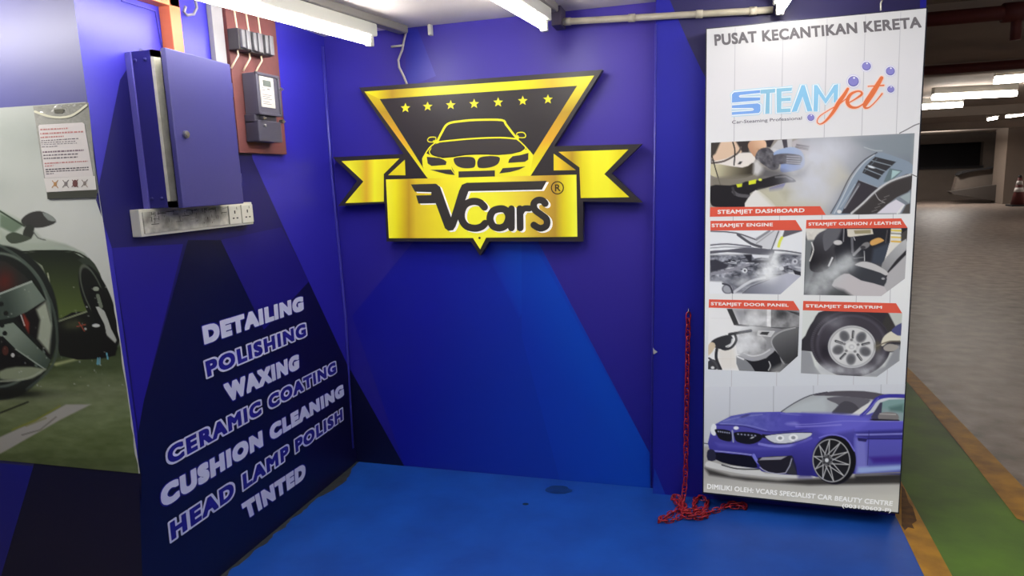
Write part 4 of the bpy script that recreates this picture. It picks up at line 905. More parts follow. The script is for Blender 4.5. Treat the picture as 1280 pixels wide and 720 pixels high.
# ------------------------------------------------------------------ distribution cabinet
M_cab = mat('cabinet_blue', (44, 41, 118), .42, bump=.03, bscale=20)
M_cabd = mat('cabinet_door_blue', (56, 53, 118), .42, bump=.03, bscale=20)
M_lip = mat('bare_cabinet_lip', (214, 212, 190), .5, vary=.25, vscale=30)
cab = thing('electrical_cabinet', 'blue wall cabinet with its door slightly ajar above the white socket trunking', 'cabinet', (XL, 2.02, 1.443))
X0, XF, YA, YZ, Z0, Z1 = XL+.001, -1.702, 1.85, 2.18, 1.444, 1.949
boxes('body', [((X0, YA, Z0), (XF-.012, YZ, Z1))], M_cab, cab, .002)
boxes('front_lip', [((XF-.012, YA, Z0), (XF, YA+.032, Z1)), ((XF-.012, YZ-.022, Z0), (XF, YZ, Z1)), ((XF-.012, YA, Z1-.022), (XF, YZ, Z1)), ((XF-.012, YA, Z0), (XF, YZ, Z0+.022))], M_lip, cab)
boxes('gasket', [((XF, YA+.030, Z0+.01), (XF+.006, YA+.036, Z1-.012))], M_black, cab)
boxes('rear_flange', [((X0, YA-.006, Z0-.002), (X0+.022, YA, Z1-.002))], mat('flange_blue', (98, 94, 178), .4), cab)
for z in (1.475, 1.92):
    for x in (-1.775, -1.735): tube('rivet', [(x, YA-.004, z), (x, YA+.002, z)], .006, M_cab, cab)
piv = (-1.688, 2.19, 0)
th = math.radians(4.6)
dlo, dhi = (-1.698, 1.847, Z0-.002), (-1.680, 2.192, Z1+.002)
rt = Matrix.Rotation(th, 3, 'Z')
door = boxes('door', [(dlo, dhi)], M_cabd, cab, .003, rt, piv)
lk = bmesh.new(); lz = 1.682
add_tube(lk, [(-1.682, 1.897, lz), (-1.672, 1.897, lz)], .0125, 18); add_tube(lk, [(-1.672, 1.897, lz), (-1.668, 1.897, lz)], .008, 16)
bmesh.ops.rotate(lk, verts=lk.verts, cent=piv, matrix=rt); bm_obj('lock', lk, M_steel, door)
for z in (1.53, 1.86): tube('hinge', [(-1.688, 2.196, z-.025), (-1.688, 2.196, z+.025)], .006, M_cab, cab)

# white socket trunking under the cabinet
M_dirtywhite = mat('grimy_white_plastic', (206, 204, 190), .5, dark=(128, 126, 116), vscale=26)
tr = thing('socket_trunking', 'grimy white socket trunking screwed to the wall right below the blue cabinet', 'power outlets', (XL, 2.07, 1.352))
TXF = -1.772
boxes('trunk_body', [((X0, 1.784, 1.353), (TXF, 2.36, 1.4425))], M_whiteplastic, tr, .002)
M_grime = mat('black_grime', (70, 68, 64), .8)
def plate(name, y0, y1, m, parent, z0=1.362, z1=1.4335): return boxes(name, [((TXF-.001, y0, z0), (TXF+.006, y1, z1))], m, parent, .0015)
plate('cover_plate', 1.795, 2.205, M_dirtywhite, tr)
for y0 in (2.212, 2.288):
    so = plate('socket_outlet', y0, y0+.068, M_whiteplastic, tr)
    boxes('pin_hole', [((TXF+.0055, y0+.030, 1.402), (TXF+.0065, y0+.036, 1.414)), ((TXF+.0055, y0+.018, 1.382), (TXF+.0065, y0+.028, 1.387)), ((TXF+.0055, y0+.040, 1.382), (TXF+.0065, y0+.050, 1.387))], M_black, so)
    boxes('rocker_switch', [((TXF+.005, y0+.044, 1.418), (TXF+.009, y0+.056, 1.428))], M_whiteplastic, so, .001)
gb = bmesh.new(); rs = random.Random(3)
for i in range(70):
    y0 = 1.81+.39*rs.random(); z0 = rs.choice([1.428, 1.424, rs.uniform(1.37, 1.43), rs.uniform(1.385, 1.41)]); l_ = rs.uniform(.004, .035); h_ = rs.uniform(.0008, .0026)
    if rs.random() < .45: l_, h_ = h_, l_*.5
    z0 = min(max(z0, 1.364), 1.432-h_); add_box(gb, (TXF+.0055, y0, z0), (TXF+.0064, min(y0+l_, 2.203), z0+h_))
gr = bm_obj('grime_streaks', gb, M_grime, tr); gr['kind'] = 'stuff'

# ------------------------------------------------------------------ meter board, meter and cut-outs
bd = boxes('meter_board', [((X0, 2.335, 1.64), (-1.785, 2.656, 2.221))], mat('red_oxide_board', (116, 62, 60), .7, dark=(88, 50, 50), vscale=7), None, .002)
tag(bd, 'dusty dark red backing board behind the electricity meter', 'board'); rebase(bd, (XL, 2.5, 1.64))
mt = thing('electricity_meter', 'dark grey electricity meter with display mounted on the red board', 'meter', (-1.78, 2.46, 1.685))
M_meter = mat('meter_grey', (74, 72, 86), .45); M_meterd = mat('meter_cover_grey', (66, 64, 78), .45)
boxes('body', [((-1.784, 2.392, 1.79), (-1.722, 2.545, 1.955))], M_meter, mt, .006)
boxes('rim', [((-1.724, 2.39, 1.79), (-1.716, 2.547, 1.8)), ((-1.724, 2.39, 1.945), (-1.716, 2.547, 1.957)), ((-1.724, 2.39, 1.79), (-1.716, 2.402, 1.957)), ((-1.724, 2.535, 1.79), (-1.716, 2.547, 1.957))], M_meter, mt, .002)
lp = boxes('label_plate', [((-1.723, 2.415, 1.822), (-1.7185, 2.505, 1.943))], mat('meter_label', (196, 192, 186), .5, vary=.1, vscale=60), mt)
boxes('display', [((-1.719, 2.435, 1.905), (-1.7165, 2.485, 1.929))], mat('lcd', (92, 98, 92), .3), lp)
boxes('printed_line', [((-1.719, 2.425, z), (-1.7178, 2.425+w, z+.0025)) for z, w in ((1.896, .012), (1.888, .02), (1.87, .06), (1.862, .05), (1.854, .06), (1.842, .045), (1.834, .055))]+[((-1.719, 2.46, 1.893), (-1.7178, 2.475, 1.898))], mat('label_ink', (120, 116, 116), .6), lp)
boxes('terminal_cover', [((-1.784, 2.384, 1.684), (-1.722, 2.54, 1.768)), ((-1.784, 2.384, 1.755), (-1.735, 2.53, 1.792))], M_meterd, mt, .004)
for y_, z, r_ in ((2.552, 1.905, .007), (2.545, 1.772, .008), (2.415, 1.778, .006)):
    sb = bmesh.new(); add_tube(sb, [(-1.73, y_, z), (-1.712, y_, z)], r_, 12); add_tube(sb, [(-1.713, y_-.012, z), (-1.713, y_+.012, z)], .003, 8)
    bm_obj('seal_screw', sb, M_steel, mt)
tube('cover_screw', [(-1.723, 2.425, 1.748), (-1.716, 2.425, 1.748)], .006, M_steel, mt)
M_fuse = mat('fuse_black', (52, 50, 56), .5); M_fuseg = mat('fuse_grey', (96, 95, 100), .45); M_wire = mat('cream_wire', (214, 196, 168), .5)
for (y0, y1, z0, z1), lab in (((2.33, 2.392, 2.033, 2.112), 'leftmost black cut-out fuse block on the red meter board'), ((2.402, 2.468, 2.033, 2.114), 'middle black cut-out fuse block on the red meter board'), ((2.478, 2.542, 2.035, 2.118), 'rightmost black cut-out fuse block on the red meter board')):
    f_ = thing('cutout_fuse', lab, 'fuse', (-1.785, (y0+y1)/2, z0), 'cut-out fuses above the meter')
    boxes('base', [((-1.784, y0, z0), (-1.735, y1, z1))], M_fuse, f_, .003)
    boxes('carrier', [((-1.735, y0+.006, z0+.006), (-1.722, y0+.026, z1-.006)), ((-1.735, y0+.030, z0+.003), (-1.718, y1-.008, z1-.003))], M_fuseg, f_, .003)
    tube('wire', [(-1.76, y0+.02, z0+.002), (-1.755, y0+.016, z0-.02), (-1.77, y0+.004, z0-.05), (-1.782, y0, z0-.07)], .0035, M_wire, f_, 8)
    tube('wire', [(-1.76, y0+.03, z1-.002), (-1.762, y0+.03, z1+.03), (-1.766, y0+.03, min(z1+.1, 2.218))], .0035, M_wire, f_, 8)

# trunkings running up from the cabinet
M_wtrunk = mat('white_trunking', (136, 134, 138), .5)
o = boxes('white_trunking', [((X0, 2.256, 1.93), (-1.787, 2.318, 2.2215))], M_wtrunk, None, .002); tag(o, 'white vertical cable trunking between the cabinet and the red meter board', 'trunking'); rebase(o, (XL, 2.287, 1.93))
M_orange = mat('orange_trunking', (204, 108, 66), .5, vary=.12, vscale=10)
ot = thing('orange_trunking', 'orange painted trunking elbow dropping onto the blue cabinet', 'trunking', (XL, 2.04, 1.953))
boxes('drop', [((X0, 2.014, 1.953), (-1.762, 2.064, 2.16))], M_orange, ot, .003)
boxes('run', [((X0, .6, 2.125), (-1.762, 2.064, 2.185))], M_orange, ot, .003)
tube('cable_loop', [LEFT.at(*p_, .02) for p_ in ((232, 8), (230, 15), (234, 19), (242, 18), (246, 10), (244, 0))], .005, mat('grey_cable', (120, 118, 126), .5)); o = bpy.data.objects['cable_loop']; tag(o, 'grey cable loop hanging beside the orange trunking', 'cable'); rebase(o, onX(240, 12, XL))

# ------------------------------------------------------------------ wall poster and notice on the front face
M_poster = print_mat('poster_print', .70, 0, rough=.42)
FP = Plane('Y', YF)
poster = thing('wall_poster', 'large torn-edged poster of a grey car on a wet road, left of the cabinet', 'poster', (-2.2, YF, .56))
z6, z7, q1, q2 = frame(0, 250, 3.6), frame(0, 420, 4), frame(0, 260, 3), frame(70, 260, 3.6)
p = Paint(-90, 120, 180, 604, 1.0, (206, 210, 202), None)
p.poly([(-100, 100), (200, 100), (200, 420), (-100, 420)], 0, grad=(((196, 202, 194), (40, 130)), ((226, 230, 220), (100, 330))))
p.cloud((20, 170), 70, 30, (170, 178, 170), .5, 3, .6, 30); p.cloud((90, 270), 60, 60, (232, 236, 228), .6, 4, .6, 30); p.cloud((-20, 230), 60, 30, (182, 190, 182), .5, 5, .6, 30)
p.fr = z7; p.k = 4
p.poly([(-400, 60), (720, 40), (720, 720), (-400, 720)], 0, soft=8, grad=(((66, 80, 48), (300, 60)), ((128, 144, 96), (300, 320))))
p.poly([(-400, 250), (720, 230), (720, 330), (-400, 420)], (150, 158, 122), a=.6, soft=40); p.poly([(100, 520), (720, 400), (720, 720), (100, 720)], (110, 128, 74), soft=60, a=.7); p.poly([(-100, 590), (720, 640), (720, 720), (-100, 720)], (84, 98, 58), soft=40, a=.7)
p.speck(46, 16, 21, sx=.25, pts=[(-400, 120), (720, 120), (720, 720), (-400, 720)]); p.speck(30, 5, 22, sx=.4, pts=[(-400, 150), (720, 150), (720, 720), (-400, 720)])
p.poly([(-300, 740), (0, 505), (180, 425), (330, 342), (455, 342), (300, 420), (0, 590), (-300, 760)], (196, 194, 184), soft=2.0)
p.line([(60, 470), (180, 420), (300, 350)], 8, (156, 158, 60), a=.8); p.line([(110, 495), (200, 470), (280, 405)], 8, (110, 108, 96), a=.5); p.line([(130, 450), (230, 410)], 10, (150, 152, 90), a=.6)
p.poly([(250, 140), (400, 105), (420, 112), (280, 150)], (176, 186, 130), soft=3); p.line([(0, 385), (140, 330)], 10, (46, 50, 36), a=.8)
# far car body (rear quarter)
p.fr = z6; p.k = 3.6
p.poly([(0, 40), (120, 100), (190, 170), (300, 200), (380, 240), (430, 300), (460, 380), (490, 460), (525, 650), (440, 700), (0, 720), (-200, 720), (-200, 0)], (150, 164, 144), soft=3, grad=(((196, 206, 190), (200, 180)), ((70, 84, 62), (250, 480))))
p.poly([(0, 60), (110, 110), (60, 150), (0, 120)], (120, 140, 116), soft=3); p.line([(0, 50), (110, 118)], 8, (70, 84, 66))
p.poly([(0, 130), (60, 190), (200, 200), (330, 215), (380, 245), (360, 260), (180, 232), (60, 238), (0, 200)], (186, 198, 180), soft=3); p.line([(60, 236), (200, 228), (330, 232), (390, 260)], 7, (34, 40, 28), smooth=3)
p.poly([(95, 240), (330, 235), (390, 300), (400, 420), (420, 520), (260, 530), (220, 430), (170, 330)], (58, 68, 46), smooth=2, grad=(((36, 44, 30), (280, 250)), ((96, 114, 56), (270, 500))))
p.poly([(110, 262), (190, 295), (250, 480), (240, 520), (190, 380), (150, 300)], (156, 164, 138), smooth=2); p.line([(190, 320), (215, 400), (230, 480)], 8, (60, 68, 50), smooth=3); p.line([(215, 330), (235, 440)], 6, (196, 202, 170))
p.poly([(265, 540), (390, 500), (450, 560), (520, 640), (520, 690), (440, 715), (270, 700)], (22, 24, 18), smooth=2); p.line([(265, 545), (390, 502)], 8, (150, 160, 128)); p.cloud((330, 560), 60, 30, (90, 96, 66), .6, 9)
p.poly([(350, 270), (400, 260), (450, 330), (480, 440), (470, 470), (430, 380), (390, 300)], (60, 70, 56), smooth=2)
p.ell((440, 455), 62, 175, (24, 28, 22), rot=-.38); p.ell((420, 420), 42, 135, (150, 160, 140), rot=-.36, inner=.93, soft=1.5); p.ell((470, 520), 50, 150, (20, 22, 18), rot=-.36)
p.poly([(430, 480), (470, 500), (500, 580), (525, 630), (505, 650), (480, 610), (470, 560)], (206, 210, 198), smooth=2); p.line([(440, 430), (455, 480)], 16, (130, 140, 120)); p.ell((432, 400), 14, 10, (170, 180, 160)); p.ell((432, 565), 18, 8, (230, 234, 228)); p.poly([(470, 600), (525, 650), (520, 700), (440, 715)], (20, 20, 18), soft=2)
p.line([(355, 550), (380, 590)], 4, (190, 80, 60)); p.line([(345, 570), (385, 560)], 4, (180, 90, 70)); p.line([(480, 690), (485, 715)], 7, (120, 200, 220)); p.ell((385, 580), 5, 5, (200, 200, 190))
# mirror
p.poly([(95, 90), (130, 60), (180, 50), (230, 70), (252, 100), (200, 122), (150, 125), (110, 115)], (66, 66, 62), smooth=3); p.poly([(190, 55), (235, 72), (250, 95), (215, 90)], (150, 158, 150), smooth=2); p.poly([(120, 110), (155, 125), (140, 175), (100, 170)], (58, 62, 54), smooth=2); p.poly([(25, 165), (60, 145), (110, 160), (140, 172), (100, 190), (50, 195)], (78, 88, 72), smooth=3); p.line([(150, 140), (170, 170), (205, 180)], 5, (120, 124, 116), smooth=2)
# near wheel
p.fr = q1; p.k = 3
p.ell((-2, 430), 222, 290, (34, 40, 34), soft=2.0); p.ell((-10, 420), 205, 255, (112, 126, 112), soft=2); p.ell((-14, 420), 196, 246, (30, 36, 30), soft=2)
p.line([(0, 140), (100, 210), (190, 350), (215, 500), (190, 600), (100, 680)], 10, (84, 98, 86), smooth=4, a=.8)
p.poly([(-60, 200), (20, 200), (90, 250), (115, 280), (0, 320), (-60, 330)], (46, 48, 42), smooth=1); p.cloud((20, 275), 40, 50, (106, 36, 26), .9, 11, .3)
p.poly([(55, 410), (100, 385), (170, 345), (190, 420), (185, 560), (140, 500), (90, 450)], (24, 22, 20)); p.poly([(135, 380), (172, 350), (195, 440), (185, 545), (140, 490), (150, 420)], (186, 196, 172), soft=4); p.poly([(85, 390), (110, 430), (108, 470), (90, 440)], (150, 52, 36), soft=3); p.line([(78, 400), (92, 440)], 5, (220, 210, 200))
p.poly([(-40, 330), (0, 318), (118, 272), (170, 345), (100, 390), (55, 410), (0, 420), (-40, 420)], (104, 120, 106), grad=(((70, 84, 74), (20, 330)), ((130, 146, 130), (110, 310)))); p.line([(0, 322), (118, 276)], 7, (186, 198, 184))
p.poly([(-40, 430), (0, 440), (50, 430), (120, 500), (190, 570), (175, 605), (140, 590), (60, 530), (10, 480), (-40, 500)], (104, 120, 106), grad=(((150, 166, 148), (60, 470)), ((80, 96, 82), (160, 590)))); p.line([(60, 530), (165, 602)], 5, (170, 184, 168))
p.poly([(0, 480), (60, 540), (140, 600), (60, 610), (0, 610)], (18, 18, 16), soft=2); p.ell((20, 535), 12, 18, (120, 60, 46), a=.7); p.ell((48, 552), 7, 8, (226, 226, 222))
p.poly([(0, 612), (60, 595), (165, 602), (120, 640), (40, 645), (0, 640)], (160, 172, 140), soft=3, smooth=2); p.line([(0, 650), (100, 640), (170, 605)], 8, (196, 206, 180), smooth=3, a=.7)
for c in ((5, 360), (22, 395), (8, 440), (18, 470)): p.ell(c, 9, 9, (28, 32, 28))
p.fr = z7; p.k = 4; p.cloud((60, 290), 220, 26, (22, 26, 18), .9, 13, .2)
rs = random.Random(5)
for i in range(60): p.ell((rs.uniform(0, 640), rs.uniform(-250, 260)), rs.uniform(1.5, 5), rs.uniform(1.5, 5), (214, 220, 210), a=rs.uniform(.3, .8))
p.line([(490, 112), (488, 140)], 10, (120, 196, 220), a=.9); p.line([(500, 110), (498, 142)], 6, (150, 210, 230), a=.9)
p.fr = None
p.build('print', FP, M_poster, poster, [(-85, 140.5), (107, 127.5), (174.6, 592), (-85, 567)], .004)
boxes('sheet', [((-2.47, YF-.003, .60), (XL-.02, YF-.0005, 1.76))], mat('poster_backing', (190, 190, 184), .7), poster)
k = Ink(FP, None, .0055); rs = random.Random(9); pr = [(107, 128)]
for i in range(1, 40): t_ = i/39; pr.append((107+67.6*t_-rs.uniform(.6, 2.6), 128+464*t_))
for (x0, y0), (x1, y1) in zip(pr, pr[1:]):
    f_ = lambda y_: 107.3+67.6*(y_-128)/464
    k.poly([(x0, y0), (f_(y0), y0), (f_(y1), y1), (x1, y1)], (226, 228, 226))
k.build('torn_edge', M_poster, poster)
# notice in a plastic sleeve
n5 = frame(30, 120, 5.145)
nt_ = thing('notice_sheet', 'creased notice sheet in a clear sleeve taped over the top of the car poster', 'notice', FP.at(85, 250))
k = Ink(FP, n5, .008); k.poly([(58, 66), (415, 42), (475, 655), (150, 664)], [(196, 196, 186), (176, 176, 164), (190, 192, 184), (186, 186, 178)]); k.build('sleeve', print_mat('plastic_sleeve', .62, 0, rough=.15, bump=.5, bscale=45, spec=.7), nt_)
k = Ink(FP, n5, .009); k.poly([(92, 195), (100, 185), (375, 170), (388, 180), (445, 515), (135, 528)], (232, 226, 222)); paper = k.build('paper', M_poster, nt_)
k = Ink(FP, n5, .0095); rs = random.Random(12)
def tline(x0, y0, x1, y1, c, h=7):
    x = x0
    while x < x1:
        w = rs.uniform(6, 22); xe = min(x+w, x1); ya, yb = y0+(y1-y0)*(x-x0)/(x1-x0), y0+(y1-y0)*(xe-x0)/(x1-x0)
        k.poly([(x, ya), (xe, yb), (xe+.5, yb+h), (x+.5, ya+h)], c); x = xe+rs.uniform(3, 7)
PK, GY = (206, 140, 136), (124, 116, 122)
for a_ in ((104, 212, 285, 203, PK, 9), (104, 238, 380, 224, PK, 10), (106, 262, 255, 254, PK, 9), (110, 285, 350, 270, GY, 6), (110, 298, 330, 288, GY, 5), (112, 310, 340, 300, (150, 146, 150), 5), (114, 325, 220, 320, GY, 5), (120, 356, 385, 343, (140, 120, 130), 10), (124, 378, 350, 368, GY, 8), (126, 398, 345, 388, GY, 8), (132, 430, 408, 415, PK, 8), (134, 448, 190, 444, PK, 7), (138, 470, 415, 455, (84, 78, 84), 7), (140, 484, 415, 470, (100, 92, 98), 6), (142, 498, 190, 495, GY, 6)): tline(*a_)
k.build('faded_print', M_poster, paper)
k = Ink(FP, n5, .0105); k.poly([(128, 530), (455, 514), (466, 602), (145, 618)], (236, 232, 226)); k.layer = .0112
for cx, cy, c in ((200, 567, (196, 150, 96)), (268, 565, (140, 132, 130)), (328, 562, (120, 76, 72)), (390, 562, (150, 140, 132))):
    k.stroke([(cx-18, cy-22), (cx+18, cy+24)], 5, c); k.stroke([(cx+18, cy-24), (cx-20, cy+22)], 5, c)
    k.disc((cx, cy), 10 if c[0] != 120 else 17, 14 if c[0] != 120 else 24, c, 10)
k.build('icon_strip', M_poster, nt_)
k = Ink(FP, n5, .010); k.poly([(148, 622), (468, 602), (474, 652), (152, 662)], (74, 76, 66)); k.build('dark_fold', M_poster, nt_)
k = Ink(FP, n5, .010); k.poly([(192, 86), (255, 84), (254, 110), (198, 112)], (90, 88, 70)); k.build('tape_patch', M_poster, nt_)
k = Ink(FP, n5, .010); k.stroke([(70, 100), (180, 135), (300, 128), (400, 60)], 14, (236, 234, 206), smooth=4); k.build('crease', M_poster, nt_)

# ------------------------------------------------------------------ red plastic chain
M_chain = mat('red_plastic_chain', (158, 26, 38), .38)
ch = thing('plastic_chain', 'red plastic link chain hanging on the pillar and piled on the blue floor', 'chain', (-.06, 3.0, 0))
top = onY(860.5, 392, 3.012)
path = [top, onY(858.5, 500, 3.008), onY(857, 590, 2.995), onY(855.5, 612, 2.98)]
z6c = frame(760, 540, 6)
pile = [(560, 520, .02), (535, 580, .012), (490, 600, .010), (430, 640, .010), (372, 662, .010), (440, 668, .010), (510, 650, .012), (560, 610, .018), (530, 540, .02), (480, 492, .012), (530, 488, .016), (575, 560, .022), (600, 610, .018), (655, 640, .012), (725, 640, .010), (735, 612, .012), (680, 600, .016), (645, 560, .014), (660, 500, .012), (690, 488, .012), (745, 520, .012), (730, 565, .014), (680, 590, .018), (620, 590, .026), (560, 600, .03), (590, 635, .02), (680, 620, .024), (760, 600, .012), (840, 580, .010), (890, 545, .010), (950, 535, .010), (1010, 540, .010), (1035, 570, .010), (990, 560, .016), (920, 555, .016), (860, 575, .016)]
path += [onZ(*z6c((a_, b_)), z) for a_, b_, z in pile]
cur = [np.array(q_) for q_ in spline(path, 8)]
cur = cur+[]
seg = np.cumsum([0]+[np.linalg.norm(b_-a_) for a_, b_ in zip(cur, cur[1:])])
PITCH = .0275
bmc = bmesh.new(); npos = int(seg[-1]/PITCH); rs = random.Random(6)
def pos(s_): return np.array([np.interp(s_, seg, [c_[i] for c_ in cur]) for i in range(3)])
for i in range(npos):
    a_, b_ = Vector(pos(i*PITCH)), Vector(pos((i+1)*PITCH)); d = (b_-a_).normalized(); c_ = (a_+b_)/2
    ref = Vector((0, 1, 0)) if abs(d.z) > .8 else Vector((0, 0, 1))
    s1 = d.cross(ref).normalized(); s2 = d.cross(s1).normalized()
    ang = (math.pi/4 if i % 2 else -math.pi/4)+rs.uniform(-.25, .25)
    side = s1*math.cos(ang)+s2*math.sin(ang); nrm = d.cross(side)
    hl, hw, wr_ = .0205, .0114, .0034; ring = []
    K = 14
    for j in range(K):
        t_ = 2*math.pi*j/K; ctr = d*(hl*math.copysign(abs(math.cos(t_))**.75, math.cos(t_)))+side*(hw*math.copysign(abs(math.sin(t_))**.75, math.sin(t_)))
        out = ctr.normalized()
        ring.append([bmc.verts.new(c_+ctr+(out*math.cos(u_)+nrm*math.sin(u_))*wr_) for u_ in [2*math.pi*w_/6 for w_ in range(6)]])
    for j in range(K):
        A_, B_ = ring[j], ring[(j+1) % K]
        for w_ in range(6): bmc.faces.new((A_[w_], A_[(w_+1) % 6], B_[(w_+1) % 6], B_[w_]))
for v in bmc.verts: v.co.z = max(v.co.z, .0025)
bm_obj('links', bmc, M_chain, ch, True)
tube('wall_hook', [(top[0], YP-.001, top[2]+.02), (top[0], YP-.014, top[2]+.018), (top[0], YP-.02, top[2]+.004), (top[0], YP-.014, top[2]-.004)], .0022, M_steel, ch, 8)

sc_ = [onZ(*q_, .0045) for q_ in ((1127, 607), (1131, 612), (1136, 628), (1141, 634), (1146, 651), (1140, 655), (1143, 661), (1135, 659), (1131, 663), (1127, 657))]  # worn paint plus the light box's shadow put into the colour
bms = bmesh.new(); bms.faces.new([bms.verts.new(Vector(q_)) for q_ in sc_]); bm_obj('scuff_and_shade', bms, mat('scuffed_shaded_paint', (74, 52, 34), .7, dark=(120, 84, 36), vscale=22), bpy.data.objects['trim_2'])
# damp stain by the back wall
sb = bmesh.new(); rs = random.Random(2)
c_ = onZ(698, 613); vs = []
for i in range(26): a_ = i*2*math.pi/26; r_ = 1+rs.uniform(-.10, .10); vs.append(sb.verts.new((c_[0]+.062*r_*math.cos(a_), c_[1]+.045*r_*math.sin(a_), .0032)))
sb.faces.new(vs)
bm_obj('damp_stain', sb, mat('damp_paint', (14, 52, 116), .3, dark=(12, 40, 86), vscale=18), blue); sb = bmesh.new()
vs = [sb.verts.new(Vector(onZ(657+4*math.cos(i*.7), 630+1.6*math.sin(i*.7), .0032))) for i in range(9)]; sb.faces.new(vs)
bm_obj('dark_spot', sb, mat('spot_paint', (12, 24, 48), .4), blue)

# ------------------------------------------------------------------ car park beyond the pillar
M_slab = mat('car_park_slab', (172, 158, 146), .85, vary=.2, vscale=1.2)
ZS = 2.6
bm = bmesh.new(); add_box(bm, (.86, -6, ZS), (60, 60, ZS+.3)); structure(bm_obj('ceiling_2', bm, M_slab))
bm = bmesh.new(); add_box(bm, (-9, YB+.36, ZS), (.86, 60, ZS+.3)); structure(bm_obj('ceiling_3', bm, M_slab))
for i, (y0, y1, z0) in enumerate(((5.6, 5.75, 2.5), (8.9, 9.1, 2.48), (16, 16.4, 2.42), (22, 22.5, 2.40))):
    bm = bmesh.new(); add_box(bm, (.9, y0, z0), (40, y1, ZS+.01)); structure(bm_obj('trim_%d' % (i+5), bm, M_slab))
bm = bmesh.new(); add_box(bm, (.80, YP+.1, 0), (.811, YP+.65, ZS)); structure(bm_obj('trim_9', bm, M_wallgrey))
M_rp = mat('dull_red_pipe', (112, 52, 50), .5)
def sprinkler(label, pa, pb, z, drop):
    a_, b_ = Vector(onZ(*pa, z)), Vector(onZ(*pb, z)); d = (b_-a_)
    t = thing('sprinkler_pipe', label, 'pipe', a_, 'red sprinkler pipes')
    tube('pipe', [a_-d*1.2, b_+d*3], .045, M_rp, t, 14)
    if drop is not None:
        q_ = a_+d*drop; tube('tee', [q_-d.normalized()*.08, q_+d.normalized()*.08], .06, M_rp, t, 14); tube('drop_nipple', [q_, q_-Vector((0, 0, .17))], .03, M_rp, t, 10)
    return t
sprinkler('dull red sprinkler pipe nearest to the light box, with a drop nipple', (1165, 24), (1280, 14), 2.42, .93)
sprinkler('dull red sprinkler pipe further back under the car park ceiling', (1165, 88), (1280, 80), 2.42, None)
def far_light(label, pa, pb, z, r):
    a_, b_ = Vector(onZ(*pa, z)), Vector(onZ(*pb, z)); d = (b_-a_)
    t = thing('fluorescent_light', label, 'ceiling light', (a_+b_)/2+Vector((0, 0, .08)), 'car park tubes')
    tube('tube', [a_, b_], r, M_fartube, t, 10)
    bm = bmesh.new(); n = Vector((-d.y, d.x, 0)).normalized()*.05; vs = [a_-n, b_-n, b_+n, a_+n]
    lo = [bm.verts.new(v_+Vector((0, 0, r+.01))) for v_ in vs]; hi = [bm.verts.new(v_+Vector((0, 0, ZS-z+.001))) for v_ in vs]
    bm.faces.new(lo[::-1]); bm.faces.new(hi)
    for i in range(4): bm.faces.new((lo[i], lo[(i+1) % 4], hi[(i+1) % 4], hi[i]))
    bm_obj('batten', bm, M_batten, t); return t
far_light('lit tube highest up in the car park, cut by the picture edge', (1243, 101), (1345, 93), 2.46, .04)
far_light('longest lit tube in view in the car park beyond the light box', (1166, 122), (1270, 117), 2.46, .04)
far_light('lit tube lowest of the three, touching the light box edge', (1150, 134.2), (1203, 131), 2.46, .04)
far_light('tiny far-off tube left of two, deep in the car park', (1235, 149.5), (1246, 147.5), 2.44, .025)
far_light('tiny far-off tube right of two, above the column', (1258, 146), (1290, 141.5), 2.44, .025)

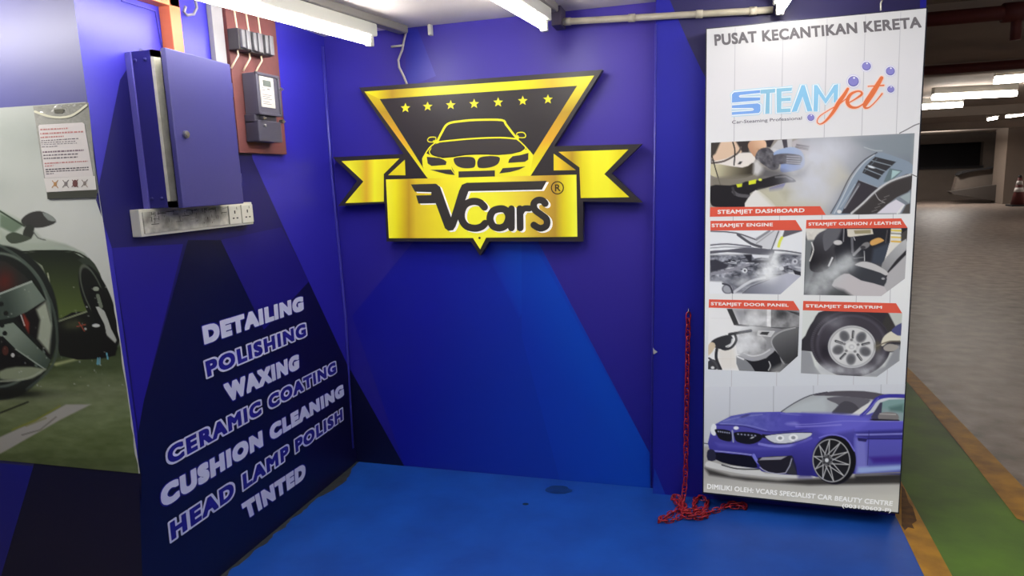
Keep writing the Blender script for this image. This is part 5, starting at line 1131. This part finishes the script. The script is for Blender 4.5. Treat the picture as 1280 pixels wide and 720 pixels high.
# far end of the car park
YW = 31.0
def P31(x, y_, Y=YW): return Vector(onY(x, y_, Y))
w0, w1, w2, w3 = P31(1130, 178), P31(1230, 181), P31(1230, 207), P31(1130, 211)
xa, xb, zt, zb = w0.x, w1.x, w0.z*.5+w1.z*.5, w2.z*.5+w3.z*.5
structure(boxes('wall_far', [((-9, YW, 0), (40, YW+.3, zb)), ((-9, YW, zt), (40, YW+.3, ZS)), ((xb, YW, zb), (40, YW+.3, zt)), ((-9, YW, zb), (xa-3, YW+.3, zt))], M_wallgrey))
structure(boxes('unlit_room_stand_in', [((xa-3, YW+1.2, zb-.3), (xb+1, YW+1.3, zt+.3))], M_darkgap))  # dark-coloured panel stands in for the unlit room behind
structure(boxes('trim_10', [((xa-3, YW-.12, zb-.06), (xb, YW, zb+.02))], M_darkgap))
def pprism(name, pts, Y, dep, m): return structure(prism(name, [onY(*q_, Y) for q_ in pts], [onY(*q_, Y)+np.array([0, dep, 0]) for q_ in pts], m))
pprism('wall_ramp', [(1197, 221), (1202, 216.5), (1210, 214.5), (1262, 207), (1262, 256), (1192, 239)], 28.5, .3, M_wallgrey)
pprism('trim_11', [(1198.5, 219), (1203, 214.5), (1211, 213), (1262, 205.5), (1262, 207.5), (1211, 215), (1203, 217)], 28.3, .5, M_darkgap)
pprism('ramp', [(1188, 239.5), (1262, 228.5), (1262, 254), (1192, 243)], 27.8, .4, mat('ramp_concrete', (66, 60, 56), .7))
cl = onZ(1253, 255); cr = onZ(1292, 259)
structure(boxes('column', [((cl[0], cl[1], 0), (cl[0]+1.5, cl[1]+1.0, ZS))], mat('column_paint', (112, 100, 90), .7, vary=.1, vscale=1)))
c2_ = onZ(1237, 246)
structure(boxes('column', [((c2_[0], c2_[1], 0), (c2_[0]+1.2, c2_[1]+1, ZS))], M_wallgrey))
cb = onZ(1272, 257.5); cs = 1.0
cone = thing('traffic_cone', 'small dark red traffic cone with white bands by the distant column', 'traffic cone', (cb[0], cb[1], 0))
M_cone, M_band = mat('cone_red', (92, 36, 34), .6), mat('cone_band', (206, 200, 196), .5)
bb = bmesh.new(); add_box(bb, (cb[0]-.26, cb[1]-.26, 0), (cb[0]+.26, cb[1]+.26, .05), .02); bm_obj('base', bb, M_black, cone)
C = Vector((cb[0], cb[1], 0))
def ctube(name, z0, z1, r0, r1, m): tube(name, [C+Vector((0, 0, z0)), C+Vector((0, 0, z1))], [r0, r1], m, cone, 18)
ctube('body', .05, .95, .20, .05, M_cone)
ctube('reflective_band', .46, .60, .140, .113, M_band); ctube('reflective_band', .70, .82, .100, .078, M_band); ctube('top_ring', .93, 1.0, .055, .04, M_black)
